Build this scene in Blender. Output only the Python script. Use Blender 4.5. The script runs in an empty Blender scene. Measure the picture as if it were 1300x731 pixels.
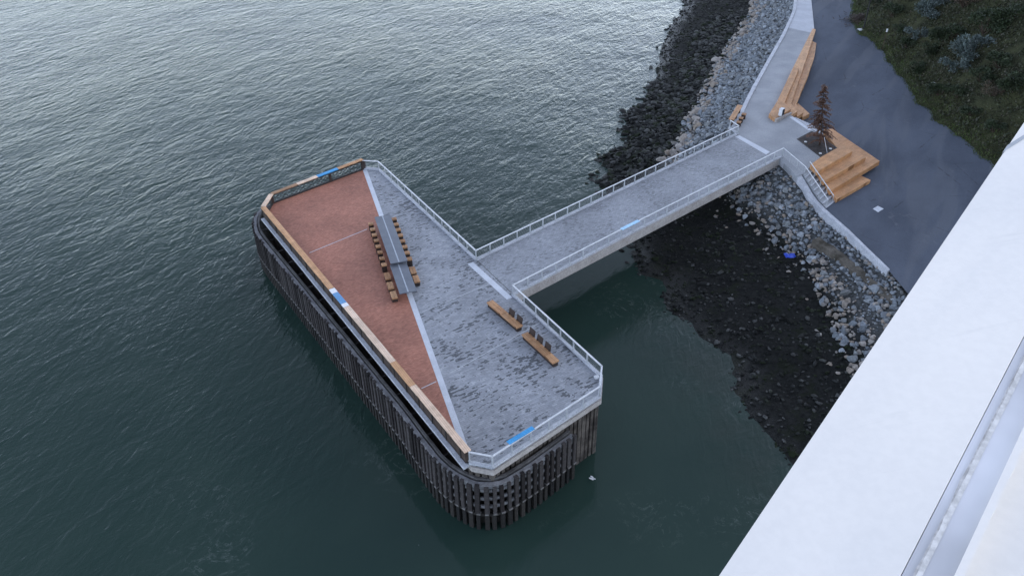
import bpy, bmesh, math, random
import numpy as np
from mathutils import Vector, Matrix, noise
random.seed(7); RNG = np.random.default_rng(7)
S = bpy.context.scene
COL = S.collection
R = math.radians

# ------------------------------------------------------------------ camera
CH = 38.0                       # height of the bridge walkway eye above the pier deck (deck = 0)
F = 1010.0; PITCH = R(35); ROLL = R(-0.7)
fw = Vector((0, math.cos(PITCH), -math.sin(PITCH))); rt = Vector((1, 0, 0)); up = rt.cross(fw)
rt2 = rt*math.cos(ROLL) + up*math.sin(ROLL); up2 = -rt*math.sin(ROLL) + up*math.cos(ROLL)
CAM = Vector((0, 0, CH))
def ray(px, py): return fw*F + rt2*(px-650) - up2*(py-365.5)
def G(px, py, z=0.0):           # survey helper: the point at height z seen at a photo pixel
    d = ray(px, py); t = (z-CH)/d.z
    return CAM + d*t
def proj(p):
    v = Vector(p)-CAM; w = v.dot(fw)
    if w <= .1: return None
    return 650+F*v.dot(rt2)/w, 365.5-F*v.dot(up2)/w, w
cd = bpy.data.cameras.new('camera'); co = bpy.data.objects.new('camera', cd); COL.objects.link(co)
cd.sensor_width = 36; cd.lens = F/1300*36; cd.clip_start = .05; cd.clip_end = 8000
co.matrix_world = Matrix(((rt2.x, up2.x, -fw.x, 0), (rt2.y, up2.y, -fw.y, 0), (rt2.z, up2.z, -fw.z, CH), (0, 0, 0, 1)))
S.camera = co
WATER = -5.55

# ------------------------------------------------------------------ materials
class N:
    """tiny node builder"""
    def __init__(s, name):
        s.m = bpy.data.materials.new(name); s.m.use_nodes = True; s.t = s.m.node_tree
        s.b = s.t.nodes['Principled BSDF']
        s.pos = s.n('ShaderNodeNewGeometry').outputs['Position']
    def n(s, typ, **kw):
        x = s.t.nodes.new(typ)
        for k, v in kw.items(): setattr(x, k, v)
        return x
    def link(s, a, b): s.t.links.new(a, b)
    def put(s, x, i, v):
        if hasattr(v, 'is_linked') or isinstance(v, bpy.types.NodeSocket): s.link(v, x.inputs[i])
        else: x.inputs[i].default_value = v
    def mapp(s, rot=0, scale=(1, 1, 1), loc=(0, 0, 0), src=None):
        x = s.n('ShaderNodeMapping', vector_type='POINT'); s.link(src or s.pos, x.inputs[0])
        # rotate first, then scale
        x.inputs['Rotation'].default_value = (0, 0, rot); x.inputs['Location'].default_value = loc
        y = s.n('ShaderNodeMapping'); s.link(x.outputs[0], y.inputs[0]); y.inputs['Scale'].default_value = scale
        return y.outputs[0]
    def noise(s, scale, detail=3, rough=.55, vec=None, dist=0):
        x = s.n('ShaderNodeTexNoise'); s.link(vec or s.pos, x.inputs['Vector'])
        x.inputs['Scale'].default_value = scale; x.inputs['Detail'].default_value = detail
        x.inputs['Roughness'].default_value = rough; x.inputs['Distortion'].default_value = dist
        return x.outputs['Fac']
    def ramp(s, v, a, b, c0=0., c1=1.):
        x = s.n('ShaderNodeMapRange'); s.link(v, x.inputs[0]); x.interpolation_type = 'SMOOTHSTEP'
        x.inputs[1].default_value = a; x.inputs[2].default_value = b
        x.inputs[3].default_value = c0; x.inputs[4].default_value = c1
        return x.outputs[0]
    def math(s, op, a, b=0., clamp=False):
        x = s.n('ShaderNodeMath', operation=op, use_clamp=clamp); s.put(x, 0, a); s.put(x, 1, b); return x.outputs[0]
    def mix(s, f, a, b):
        x = s.n('ShaderNodeMix', data_type='RGBA'); s.put(x, 0, f)
        s.put(x, 6, a if not isinstance(a, tuple) else (*a[:3], 1)); s.put(x, 7, b if not isinstance(b, tuple) else (*b[:3], 1))
        return x.outputs[2]
    def mul(s, f, a, b):
        x = s.n('ShaderNodeMix', data_type='RGBA', blend_type='MULTIPLY'); s.put(x, 0, f)
        s.put(x, 6, a if not isinstance(a, tuple) else (*a[:3], 1)); s.put(x, 7, b if not isinstance(b, tuple) else (*b[:3], 1))
        return x.outputs[2]
    def bump(s, h, strength=.5, dist=.02, normal=None):
        x = s.n('ShaderNodeBump'); s.link(h, x.inputs['Height']); s.put(x, 'Strength', strength); s.put(x, 'Distance', dist)
        if normal: s.link(normal, x.inputs['Normal'])
        return x.outputs[0]
    def out(s, col, rough=.7, normal=None, spec=.4, metal=0.):
        s.put(s.b, 'Base Color', col if not isinstance(col, tuple) else (*col[:3], 1))
        s.put(s.b, 'Roughness', rough); s.put(s.b, 'Specular IOR Level', spec); s.b.inputs['Metallic'].default_value = metal
        if normal: s.link(normal, s.b.inputs['Normal'])
        return s.m
    def grey(s, v):
        x = s.n('ShaderNodeCombineColor'); [s.put(x, i, v) for i in range(3)]; return x.outputs[0]

def m_plain(name, c1, c2, scale=1.5, rough=.7, spec=.4, fine=20, bump=.2, metal=0.):
    n = N(name); a = n.ramp(n.noise(scale, 5, .6), .3, .7); f = n.noise(fine, 3, .6)
    c = n.mix(a, c1, c2); c = n.mul(.5, c, n.grey(n.ramp(f, .3, .7, .6, 1.25)))
    return n.out(c, rough, n.bump(f, bump, .01), spec, metal)

def dirang(a, b): return math.atan2((b-a).y, (b-a).x)
U0 = dirang(G(480, 205, 1), G(764, 464.5, 1))       # the pier's long axis
CROSS = U0 + math.pi/2
CREST = dirang(G(100, 150, -5.5), G(200, 116, -5.5))

def m_paver(name, c1, c2, bw, bh, rot, patch=None, wet=(.048, .054, .062), thr=.56, joint=.75, rough=.62, pscale=.45, bigvar=.12):
    n = N(name); v = n.mapp(rot=-rot)
    br = n.n('ShaderNodeTexBrick'); n.link(v, br.inputs['Vector']); br.inputs['Scale'].default_value = 1
    br.inputs['Brick Width'].default_value = bw; br.inputs['Row Height'].default_value = bh
    br.inputs['Mortar Size'].default_value = .012; br.inputs['Mortar Smooth'].default_value = .3
    br.inputs['Color1'].default_value = (0, 0, 0, 1); br.inputs['Color2'].default_value = (1, 1, 1, 1); br.inputs['Mortar'].default_value = (.5, .5, .5, 1)
    sep = n.n('ShaderNodeSeparateColor'); n.link(br.outputs['Color'], sep.inputs[0]); rnd = sep.outputs[0]
    c = n.mix(rnd, c1, c2)
    big = n.noise(.22, 5, .6); c = n.mul(1, c, n.grey(n.ramp(big, .3, .7, 1-bigvar, 1+bigvar)))
    mid = n.noise(2.2, 4, .65); c = n.mul(.8, c, n.grey(n.ramp(mid, .3, .7, .85, 1.12)))
    rg = rough
    if patch:
        p = n.noise(pscale, 3, .55, n.mapp(rot=-rot, scale=(1, 1.2, 1)))
        q = n.noise(3.6, 2, .6, n.mapp(rot=-rot, scale=(.6, 1.5, 1)))
        s = n.math('ADD', n.math('MULTIPLY', p, .5), n.math('MULTIPLY', q, .5))
        s = n.math('ADD', s, n.math('MULTIPLY', n.math('SUBTRACT', rnd, .5), .28))
        w = n.ramp(s, thr, thr+.035); w = n.math('MULTIPLY', w, patch)
        c = n.mix(w, c, wet); rg = n.math('SUBTRACT', rough, n.math('MULTIPLY', w, .2))
    c = n.mul(n.math('MULTIPLY', br.outputs['Fac'], 1-joint+.35), c, (.45, .45, .45))
    h = n.math('SUBTRACT', n.math('MULTIPLY', n.noise(30, 3), .3), br.outputs['Fac'])
    return n.out(c, rg, n.bump(h, .3, .01), .35)

def m_wood(name, c1, c2, rot, board=.14, rough=.62):
    n = N(name); v = n.mapp(rot=-rot)
    br = n.n('ShaderNodeTexBrick'); n.link(v, br.inputs['Vector']); br.inputs['Scale'].default_value = 1
    br.inputs['Brick Width'].default_value = 2.4; br.inputs['Row Height'].default_value = board; br.inputs['Mortar Size'].default_value = .008
    br.inputs['Color1'].default_value = (0, 0, 0, 1); br.inputs['Color2'].default_value = (1, 1, 1, 1); br.inputs['Mortar'].default_value = (.5, .5, .5, 1)
    sep = n.n('ShaderNodeSeparateColor'); n.link(br.outputs['Color'], sep.inputs[0])
    g = n.noise(3, 4, .65, n.mapp(rot=-rot, scale=(.35, 6, 6)), dist=.6)
    f = n.math('ADD', n.math('MULTIPLY', sep.outputs[0], .45), n.math('MULTIPLY', g, .6), True)
    oi = n.n('ShaderNodeObjectInfo'); f = n.math('ADD', f, n.math('MULTIPLY', n.math('SUBTRACT', oi.outputs['Random'], .5), .5), True)
    c = n.mix(f, c1, c2)
    c = n.mul(.9, c, n.grey(n.ramp(n.noise(.9, 5, .65), .3, .72, .72, 1.1)))
    c = n.mul(n.math('MULTIPLY', br.outputs['Fac'], .8), c, (.35, .3, .25))
    return n.out(c, rough, n.bump(n.math('SUBTRACT', n.math('MULTIPLY', g, .4), br.outputs['Fac']), .4, .01), .3)

def m_rock(name, cols, wet=0., green=None, rough=.85):
    n = N(name); g = n.n('ShaderNodeNewGeometry'); oi = n.n('ShaderNodeObjectInfo')
    r = n.math('FRACT', n.math('ADD', g.outputs['Random Per Island'], oi.outputs['Random']))
    rp = n.n('ShaderNodeValToRGB'); n.link(r, rp.inputs[0]); rp.color_ramp.interpolation = 'LINEAR'
    e = rp.color_ramp.elements
    while len(e) < len(cols): e.new(.5)
    for i, c in enumerate(cols): e[i].position = i/(len(cols)-1); e[i].color = (*c, 1)
    c = rp.outputs[0]
    c = n.mul(.9, c, n.grey(n.ramp(n.noise(4.5, 5, .65), .25, .75, .6, 1.3)))
    if green:
        c = n.mix(n.ramp(n.noise(.7, 4, .6), .5, .62, 0, .75), c, green)
    h = n.noise(9, 5, .65)
    return n.out(c, n.ramp(n.noise(6, 3), .3, .7, rough-.2, rough+.1), n.bump(h, .6, .04), .3+wet)

M = {}
M['paver'] = m_paver('grey_pavers', (.235, .25, .275), (.35, .365, .39), .42, .16, CROSS, patch=.9, thr=.588, pscale=.28)
M['walk_paver'] = m_paver('footbridge_pavers', (.23, .245, .27), (.315, .33, .355), .30, .14, CROSS, patch=.6, thr=.59, pscale=.3)
M['red'] = m_paver('red_brick_paving', (.30, .12, .08), (.45, .20, .135), .22, .09, CROSS, bigvar=.16)
M['strip'] = m_plain('pale_granite_strip', (.50, .53, .58), (.60, .63, .68), .8, .6)
M['joint'] = m_plain('joint_strip', (.42, .44, .47), (.5, .52, .54), 2, .7)
M['prom'] = m_plain('promenade_concrete', (.275, .29, .31), (.35, .365, .385), .35, .75, .3, 9)
M['promlight'] = m_plain('light_concrete', (.42, .44, .48), (.5, .52, .56), .5, .7)
M['kerb'] = m_plain('pale_kerb_concrete', (.40, .42, .46), (.52, .54, .58), .9, .65, .4, 8)
M['fascia'] = m_plain('fascia_concrete', (.34, .31, .29), (.44, .41, .39), .8, .75, .3, 6)
M['rail'] = m_plain('galvanised_rail', (.55, .57, .59), (.68, .69, .71), 2, .45, .5, 20, .05)
M['railpost'] = m_plain('rail_post_steel', (.36, .38, .40), (.48, .5, .52), 2, .5, .5, 20, .05)
M['blue'] = m_plain('bright_blue_panel', (.03, .26, .54), (.045, .31, .62), 1, .5, .5, 10, .03)
M['paleblue'] = m_plain('pale_blue_panel', (.30, .55, .80), (.40, .65, .88), 1, .4, .5, 10, .03)
M['midblue'] = m_plain('faded_blue_panel', (.10, .27, .50), (.14, .33, .58), 1, .5, .5, 10, .03)
M['whitepanel'] = m_plain('white_panel', (.72, .74, .76), (.8, .81, .83), 1, .5)
M['wood'] = m_wood('orange_timber', (.50, .27, .13), (.72, .43, .24), U0)
M['woodpale'] = m_wood('pale_timber', (.68, .48, .34), (.82, .64, .49), U0)
M['wooddark'] = m_wood('brown_timber', (.31, .18, .10), (.44, .27, .16), U0+math.pi/2)
M['seat'] = m_wood('seat_timber', (.34, .175, .085), (.54, .31, .16), U0)
M['steel'] = m_plain('dark_steel', (.022, .02, .02), (.04, .036, .034), 3, .55, .4, 20, .1)
M['bronze'] = m_plain('dark_brown_base', (.03, .019, .015), (.05, .033, .027), 3, .6, .4, 20, .1)
M['boards'] = m_plain('dark_parapet_boards', (.045, .032, .026), (.085, .062, .05), 2, .75, .3, 14, .4)
M['table'] = m_plain('slate_table_top', (.105, .12, .145), (.14, .155, .18), 1.2, .42, .5, 25, .08)
M['tableline'] = m_plain('pale_table_seam', (.33, .37, .42), (.4, .43, .47), 2, .5)
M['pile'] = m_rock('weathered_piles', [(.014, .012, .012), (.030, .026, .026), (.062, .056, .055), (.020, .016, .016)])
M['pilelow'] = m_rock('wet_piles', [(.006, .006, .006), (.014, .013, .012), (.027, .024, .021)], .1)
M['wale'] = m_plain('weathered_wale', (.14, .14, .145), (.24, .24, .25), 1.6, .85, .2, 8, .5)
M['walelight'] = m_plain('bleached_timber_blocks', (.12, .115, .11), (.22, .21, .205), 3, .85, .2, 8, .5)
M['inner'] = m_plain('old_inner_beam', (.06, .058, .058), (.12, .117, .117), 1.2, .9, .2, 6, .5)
M['crib'] = m_plain('dark_crib_wall', (.035, .03, .027), (.13, .115, .10), 1.1, .9, .2, 5, .9)
M['asphalt'] = None
M['trunk'] = m_plain('bark', (.05, .035, .028), (.09, .065, .05), 3, .9, .2, 20, .5)
M['black'] = m_plain('black_paint', (.015, .015, .017), (.025, .025, .027), 3, .5)
M['soil'] = m_plain('dark_planter_soil', (.045, .04, .04), (.085, .075, .07), 2, .95, .2, 12, .8)
M['litter'] = m_plain('white_litter', (.65, .67, .68), (.8, .8, .8), 3, .6)
M['tarp'] = m_plain('blue_tarp', (.01, .04, .36), (.02, .07, .50), 3, .45)
M['oldwall'] = m_plain('mossy_old_concrete', (.05, .045, .035), (.15, .135, .115), .9, .95, .2, 6, 1)
M['riprap'] = m_rock('blue_grey_rock', [(.10, .115, .13), (.20, .225, .25), (.15, .17, .19), (.34, .37, .40), (.17, .185, .20), (.22, .235, .24), (.12, .125, .125)])
M['tan'] = m_rock('tan_rock', [(.30, .25, .20), (.23, .20, .17), (.36, .33, .30), (.19, .18, .17)])
M['weed'] = m_rock('weedy_dark_rock', [(.006, .007, .007), (.016, .017, .017), (.010, .011, .011), (.032, .034, .034), (.014, .015, .014), (.085, .088, .086), (.022, .023, .022)], -.15, (.013, .020, .007))
M['bird'] = m_plain('white_feathers', (.74, .75, .76), (.82, .82, .82), 8, .7)

n = N('asphalt')
b = n.noise(.14, 5, .6, n.mapp(rot=-R(60), scale=(.6, 1.3, 1))); c = n.mix(n.ramp(b, .3, .7), (.056, .068, .092), (.090, .106, .138))
c = n.mix(n.ramp(n.noise(.55, 5, .7), .60, .74, 0, .45), c, (.15, .16, .18))
c = n.mix(n.ramp(n.noise(.11, 3, .5, n.mapp(rot=-R(60), scale=(.35, 2.2, 1)), dist=.8), .54, .62, 0, .35), c, (.125, .135, .155))
vr = n.n('ShaderNodeTexVoronoi', feature='DISTANCE_TO_EDGE'); n.link(n.mapp(rot=.3, scale=(.16, .16, .16)), vr.inputs['Vector']); vr.inputs['Scale'].default_value = 1
crk = n.math('MULTIPLY', n.ramp(n.math('ADD', vr.outputs['Distance'], n.math('MULTIPLY', n.math('SUBTRACT', n.noise(1.2, 4), .5), .05)), .0, .008, 1, 0), n.ramp(n.noise(.2, 3), .48, .56, 0, .5))
c = n.mix(crk, c, (.03, .032, .036))
c = n.mul(.6, c, n.grey(n.ramp(n.noise(14, 3, .7), .3, .7, .75, 1.25)))
M['asphalt'] = n.out(c, .85, n.bump(n.noise(60, 2), .3, .01), .3)

n = N('beach_gravel')
sepz = n.n('ShaderNodeSeparateXYZ'); n.link(n.pos, sepz.inputs[0]); z = sepz.outputs[2]
c = n.mix(n.ramp(n.noise(2.6, 5, .7), .3, .7), (.005, .006, .006), (.018, .019, .018))
c = n.mix(n.ramp(n.noise(.5, 4, .6), .54, .64, 0, .6), c, (.012, .016, .008))
c = n.mix(n.ramp(n.noise(9, 3, .7), .66, .74, 0, .5), c, (.06, .062, .062))
upc = n.mix(n.ramp(n.noise(3, 5, .7), .35, .65), (.05, .055, .055), (.12, .125, .125))
c = n.mix(n.ramp(n.math('ADD', z, n.math('MULTIPLY', n.noise(.4, 4), 1.2)), -3.0, -1.9), c, upc)
M['beach'] = n.out(c, n.ramp(z, -5.4, -5.0, .4, .9), n.bump(n.noise(6, 6, .7), 1, .15), .15)

n = N('hill_ground')
c = n.mix(n.ramp(n.noise(.35, 5, .65), .35, .65), (.028, .032, .016), (.055, .060, .028))
c = n.mix(n.ramp(n.noise(1.5, 5, .7), .55, .7, 0, .6), c, (.05, .042, .026))
M['hill'] = n.out(c, .95, n.bump(n.noise(4, 6, .7), 1, .3), .2)

def m_leaf(name, cols, rough=.6, spec=.35):
    n = N(name); g = n.n('ShaderNodeNewGeometry'); oi = n.n('ShaderNodeObjectInfo')
    r = n.math('FRACT', n.math('ADD', g.outputs['Random Per Island'], oi.outputs['Random']))
    rp = n.n('ShaderNodeValToRGB'); n.link(r, rp.inputs[0]); e = rp.color_ramp.elements
    while len(e) < len(cols): e.new(.5)
    for i, c in enumerate(cols): e[i].position = i/(len(cols)-1); e[i].color = (*c, 1)
    c = n.mul(.9, rp.outputs[0], n.grey(n.ramp(n.noise(.5, 4, .6), .3, .7, .6, 1.3)))
    return n.out(c, rough, None, spec)
M['ivy'] = m_leaf('ground_cover_leaves', [(.028, .036, .018), (.048, .060, .026), (.070, .068, .042), (.045, .043, .030), (.032, .045, .026), (.08, .068, .052)])
M['grass'] = m_leaf('verge_grass', [(.04, .07, .015), (.06, .09, .02), (.07, .075, .03)])
M['leafdark'] = m_leaf('dark_shrub_leaves', [(.016, .028, .014), (.03, .045, .02), (.042, .055, .026)])
M['leafsilver'] = m_leaf('silvery_leaves', [(.05, .075, .07), (.09, .12, .115), (.14, .17, .165), (.04, .06, .05)])
M['leafbrown'] = m_leaf('dry_brown_leaves', [(.08, .055, .035), (.05, .04, .03), (.11, .08, .05)])
M['needles'] = m_leaf('brown_needles', [(.11, .05, .03), (.15, .07, .04), (.07, .036, .025), (.19, .095, .055)])
M['twigs'] = m_leaf('dead_twigs', [(.035, .025, .022), (.07, .05, .042), (.05, .04, .035)])

n = N('white_bridge_paint')
c = n.mix(n.ramp(n.noise(2.2, 4, .6, n.mapp(rot=-R(40), scale=(.4, 1.6, 1))), .3, .72), (.82, .775, .71), (.73, .70, .655))
st = n.math('MULTIPLY', n.ramp(n.noise(5, 5, .7, n.mapp(rot=R(-8), scale=(.35, 3, 1))), .60, .74, 0, .3), 1.)
c = n.mix(st, c, (.56, .54, .50))
c = n.mul(1, c, n.grey(n.ramp(n.noise(55, 4, .6), .3, .7, .975, 1.015)))
M['white'] = n.out(c, .42, n.bump(n.noise(90, 3), .06, .002), .45)
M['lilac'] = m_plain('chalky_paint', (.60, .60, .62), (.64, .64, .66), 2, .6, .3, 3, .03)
M['seam'] = m_plain('crumbling_sealant', (.62, .60, .57), (.68, .66, .63), 30, .9, .2, 60, .15)
M['seamdark'] = m_plain('seam_dark_line', (.45, .43, .41), (.6, .58, .56), 30, .9, .2, 90, .3)

# water
n = N('bay_water')
vec = n.mapp(rot=-CREST)
sp = n.n('ShaderNodeSeparateXYZ'); n.link(n.pos, sp.inputs[0]); X, Y = sp.outputs[0], sp.outputs[1]
far = n.ramp(Y, 25, 110)                                     # open water is choppier than the lee of the pier
lee = n.math('MULTIPLY', n.ramp(n.math('SUBTRACT', X, n.math('MULTIPLY', n.math('SUBTRACT', Y, 60), .55)), -8, 6), n.ramp(Y, 95, 70))
amp = n.math('MULTIPLY', n.ramp(Y, 30, 125, .24, .62), n.ramp(lee, 0, 1, 1., .16))
def edge_amp(p0, p1, w_):
    dx, dy = (p1-p0).normalized().to_2d(); c0 = -(dy*p0.x-dx*p0.y)
    dd_ = n.math('ABSOLUTE', n.math('ADD', n.math('ADD', n.math('MULTIPLY', X, dy), n.math('MULTIPLY', Y, -dx)), c0))
    return n.ramp(dd_, 0, w_, .22, 0)
e1_ = edge_amp(G(840, 370, WATER), G(990, 590, WATER), 8)
amp = n.math('ADD', amp, n.math('MULTIPLY', e1_, n.ramp(Y, 62, 56)))
gust = n.ramp(n.noise(.03, 4, .6), .3, .7, .6, 1.15); amp = n.math('MULTIPLY', amp, gust)
def wav(rot, sc, scale, det, dist=.0, rough=.5):
    return n.noise(scale, det, rough, n.mapp(rot=-(CREST+rot), scale=sc), dist=dist)
w0 = wav(.5, (.5, 1, 1), .16, 2, .2)
w1 = wav(0, (.36, 1, 1), .66, 3, .8, .55)
w2 = wav(.45, (.4, 1, 1), 1.4, 3, .8)
w3 = wav(-.35, (.5, 1, 1), 3.0, 3, .6, .6)
h = n.math('ADD', n.math('MULTIPLY', w1, .36), n.math('ADD', n.math('MULTIPLY', w2, .28), n.math('MULTIPLY', w3, .12)))
h = n.math('ADD', h, n.math('MULTIPLY', w0, .35))
h = n.math('MULTIPLY', h, amp)
nb = n.bump(h, 1.0, 1.25)
deep = n.mix(n.ramp(n.noise(.035, 4, .6), .3, .7), (.018, .038, .032), (.028, .051, .041))
# wisps of froth and floating specks
sw = n.noise(.32, 6, .72, dist=2.2)
froth = n.math('MULTIPLY', n.ramp(n.math('ABSOLUTE', n.math('SUBTRACT', sw, .5)), .0, .022, 1, 0), n.math('MULTIPLY', n.ramp(n.noise(1.6, 3, .6), .4, .6), n.ramp(n.noise(.09, 4, .6), .52, .66, 0, .15)))
spk = n.math('MULTIPLY', n.ramp(n.noise(3.4, 2, .5), .775, .80), n.ramp(n.noise(.12, 3, .5), .5, .62, 0, .55))
silt = edge_amp(G(840, 370, WATER), G(990, 590, WATER), 9); deep = n.mix(n.math('MULTIPLY', n.math('MULTIPLY', silt, n.ramp(Y, 66, 58)), n.ramp(n.noise(.25, 4), .3, .7, .4, 1.6), True), deep, (.042, .043, .036))
c = n.mix(n.math('ADD', froth, spk, True), deep, (.42, .46, .44))
M['water'] = n.out(c, .07, nb, .27); n.b.inputs['IOR'].default_value = 1.333

# ------------------------------------------------------------------ mesh helpers
class MB:
    def __init__(s): s.v = []; s.f = []
    def add(s, vs, fs):
        o = len(s.v); s.v += [Vector(v) for v in vs]; s.f += [[i+o for i in f] for f in fs]; return s
    def prism(s, poly, z0, z1):
        """poly: list of Vectors/tuples (x,y) or (x,y,z) - z1 may be None to use each point's z"""
        n_ = len(poly); top = [Vector((p[0], p[1], p[2] if z1 is None else z1)) for p in poly]
        bot = [Vector((p[0], p[1], z0 if z1 is not None else p[2]+z0)) for p in poly]
        return s.add(top+bot, [list(range(n_)), list(range(2*n_-1, n_-1, -1))]+[[i, i+n_, (i+1) % n_+n_, (i+1) % n_] for i in range(n_)])
    def sheet(s, poly, z): return s.add([Vector((p[0], p[1], z)) for p in poly], [list(range(len(poly)))])
    def box(s, c, hx, hy, hz):
        c = Vector(c); hx = Vector(hx); hy = Vector(hy); hz = Vector(hz); vs = []
        for k in (-1, 1):
            for a, b in ((-1, -1), (1, -1), (1, 1), (-1, 1)): vs.append(c+hx*a+hy*b+hz*k)
        return s.add(vs, [[3, 2, 1, 0], [4, 5, 6, 7], [0, 1, 5, 4], [1, 2, 6, 5], [2, 3, 7, 6], [3, 0, 4, 7]])
    def beam(s, a, b, w, h, off=0):
        a = Vector(a); b = Vector(b); d = b-a; L = d.length; d.normalize()
        side = d.cross(Vector((0, 0, 1)))
        side = side.normalized() if side.length > 1e-4 else Vector((1, 0, 0))
        u = side.cross(d); return s.box((a+b)/2+side*off, d*(L/2), side*(w/2), u*(h/2))
    def tube(s, pts, r, k=6, r2=None):
        pts = [Vector(p) for p in pts]; n_ = len(pts); vs = []; fs = []
        for i, p in enumerate(pts):
            d = (pts[min(i+1, n_-1)]-pts[max(i-1, 0)]).normalized()
            a = d.cross(Vector((0, 0, 1)));  a = a.normalized() if a.length > 1e-3 else Vector((1, 0, 0)); b = d.cross(a)
            rr = r if r2 is None else r+(r2-r)*i/(n_-1)
            vs += [p+a*rr*math.cos(t*math.tau/k)+b*rr*math.sin(t*math.tau/k) for t in range(k)]
        for i in range(n_-1):
            for t in range(k): fs.append([i*k+t, i*k+(t+1) % k, (i+1)*k+(t+1) % k, (i+1)*k+t])
        fs += [list(range(k))[::-1], list(range((n_-1)*k, n_*k))]
        return s.add(vs, fs)
    def grid(s, rows):
        m_, n_ = len(rows), len(rows[0])
        return s.add([p for r in rows for p in r], [[i*n_+j, i*n_+j+1, (i+1)*n_+j+1, (i+1)*n_+j] for i in range(m_-1) for j in range(n_-1)])
    def build(s, name, mat, parent=None, bevel=0, smooth=False, fix=True):
        me = bpy.data.meshes.new(name)
        if parent is not None: o0 = parent_loc(parent)
        else:
            xs = [v.x for v in s.v]; ys = [v.y for v in s.v]; zs = [v.z for v in s.v]
            o0 = Vector(((min(xs)+max(xs))/2, (min(ys)+max(ys))/2, min(zs)))
        me.from_pydata([v-o0 for v in s.v], [], s.f)
        if fix:
            bm = bmesh.new(); bm.from_mesh(me); bmesh.ops.recalc_face_normals(bm, faces=bm.faces)
            if smooth:
                for f in bm.faces: f.smooth = True
            bm.to_mesh(me); bm.free()
        me.materials.append(mat)
        o = bpy.data.objects.new(name, me); COL.objects.link(o)
        if parent is not None: o.parent = parent
        else: o.location = o0
        if bevel:
            b = o.modifiers.new('bevel', 'BEVEL'); b.width = bevel; b.segments = 2; b.limit_method = 'ANGLE'
        return o
def parent_loc(o):
    l = Vector((0, 0, 0))
    while o is not None: l += o.location; o = o.parent
    return l
def tag(o, label=None, cat=None, group=None, kind=None):
    if label: o['label'] = label
    if cat: o['category'] = cat
    if group: o['group'] = group
    if kind: o['kind'] = kind
    return o
def thing(name, loc, label, cat, group=None):
    o = bpy.data.objects.new(name, None); COL.objects.link(o); o.location = loc; o.empty_display_size = .3
    return tag(o, label, cat, group)
def copy_tree(o, parent=None):
    c = o.copy(); COL.objects.link(c)
    if parent is not None: c.parent = parent
    for ch in list(o.children): copy_tree(ch, c)
    return c
def struct(o, cat=None):
    o['kind'] = 'structure'; return o
def xy(v, z): return Vector((v.x, v.y, z))
def offset_poly(poly, d):
    """grow a closed 2-D polygon outward by d (d may be a list, one per edge i -> i+1)"""
    n_ = len(poly); A = sum(poly[i].x*poly[(i+1) % n_].y-poly[(i+1) % n_].x*poly[i].y for i in range(n_))
    sg = 1 if A > 0 else -1; D = d if isinstance(d, list) else [d]*n_; out = []
    for i in range(n_):
        p0, p1, p2 = poly[i-1], poly[i], poly[(i+1) % n_]
        e1 = (p1-p0).to_2d().normalized(); e2 = (p2-p1).to_2d().normalized()
        n1 = Vector((e1.y, -e1.x))*sg; n2 = Vector((e2.y, -e2.x))*sg
        a = p0.to_2d()+n1*D[i-1]; b = p1.to_2d()+n2*D[i]
        cr = e1.x*e2.y-e1.y*e2.x
        if abs(cr) < .02: q = p1.to_2d()+n1*D[i-1]
        else:
            t = ((b-a).x*e2.y-(b-a).y*e2.x)/cr; q = a+e1*t
        out.append(Vector((q.x, q.y, 0)))
    return out
def resample(pts, step):
    pts = [Vector(p) for p in pts]; L = [0]
    for a, b in zip(pts, pts[1:]): L.append(L[-1]+(b-a).length)
    k = max(1, round(L[-1]/step)); out = []; j = 0
    for i in range(k+1):
        t = L[-1]*i/k
        while j < len(pts)-2 and L[j+1] < t: j += 1
        out.append(pts[j].lerp(pts[j+1], (t-L[j])/(L[j+1]-L[j])))
    return out
def normals2d(pts):
    out = []
    for i in range(len(pts)):
        d = (pts[min(i+1, len(pts)-1)]-pts[max(i-1, 0)]); d.z = 0; d.normalize(); out.append(Vector((d.y, -d.x, 0)))
    return out

# ------------------------------------------------------------------ water
b = MB(); b.add([(-2500, -600, WATER), (2500, -600, WATER), (2500, 4000, WATER), (-2500, 4000, WATER)], [[0, 1, 2, 3]])
struct(b.build('water', M['water'], fix=False))

# ------------------------------------------------------------------ pier
rail_px = dict(a=(460.5, 204), b=(480, 205), c=(604, 318), d=(651, 362), e=(764, 464.5), f=(762, 490), g=(625, 579), h=(593.5, 573), i=(334, 263), j=(344, 247))
RP = {k: xy(G(*v, 1.0), 0) for k, v in rail_px.items()}
# c and d lie on the straight pier side
outline = [RP[k] for k in ('a', 'b', 'c', 'd', 'e', 'f', 'g', 'h', 'i', 'j')]
slab = offset_poly(outline, [.16, .16, .16, .16, .16, .16, .16, -.05, -.05, .2])
pc = sum(outline, Vector())/len(outline)
pier = thing('pier', xy(pc, -7), 'concrete pier deck with red brick and grey paving standing on dark timber crib', 'pier')
MB().prism(slab, -.58, -.16).build('deck_slab', M['fascia'], pier)
lw = (RP['h']-RP['i']).normalized(); ls = Vector((lw.y, -lw.x, 0)); ls = ls if ls.x < 0 else -ls
MB().prism([RP['i']+ls*.40-lw*.1, RP['h']+ls*.40+lw*.10, RP['h']-ls*.2+lw*.05, RP['i']-ls*.2], -.34, -.165).build('edge_ledge', M['kerb'], pier)
MB().prism(offset_poly(outline, .05), -.155, 0).build('grey_paving', M['paver'], pier)
tri = [G(343, 263.5, 0), G(462, 217, 0), G(590, 565, 0), G(592, 578, 0)]
lo = [RP['j'], RP['a'], G(579, 548, 0), RP['h'], RP['i']]
strip_a, strip_b = G(461, 216.5, 0), G(578, 546, 0)
sd = (strip_b-strip_a).normalized(); end = RP['h']
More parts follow.
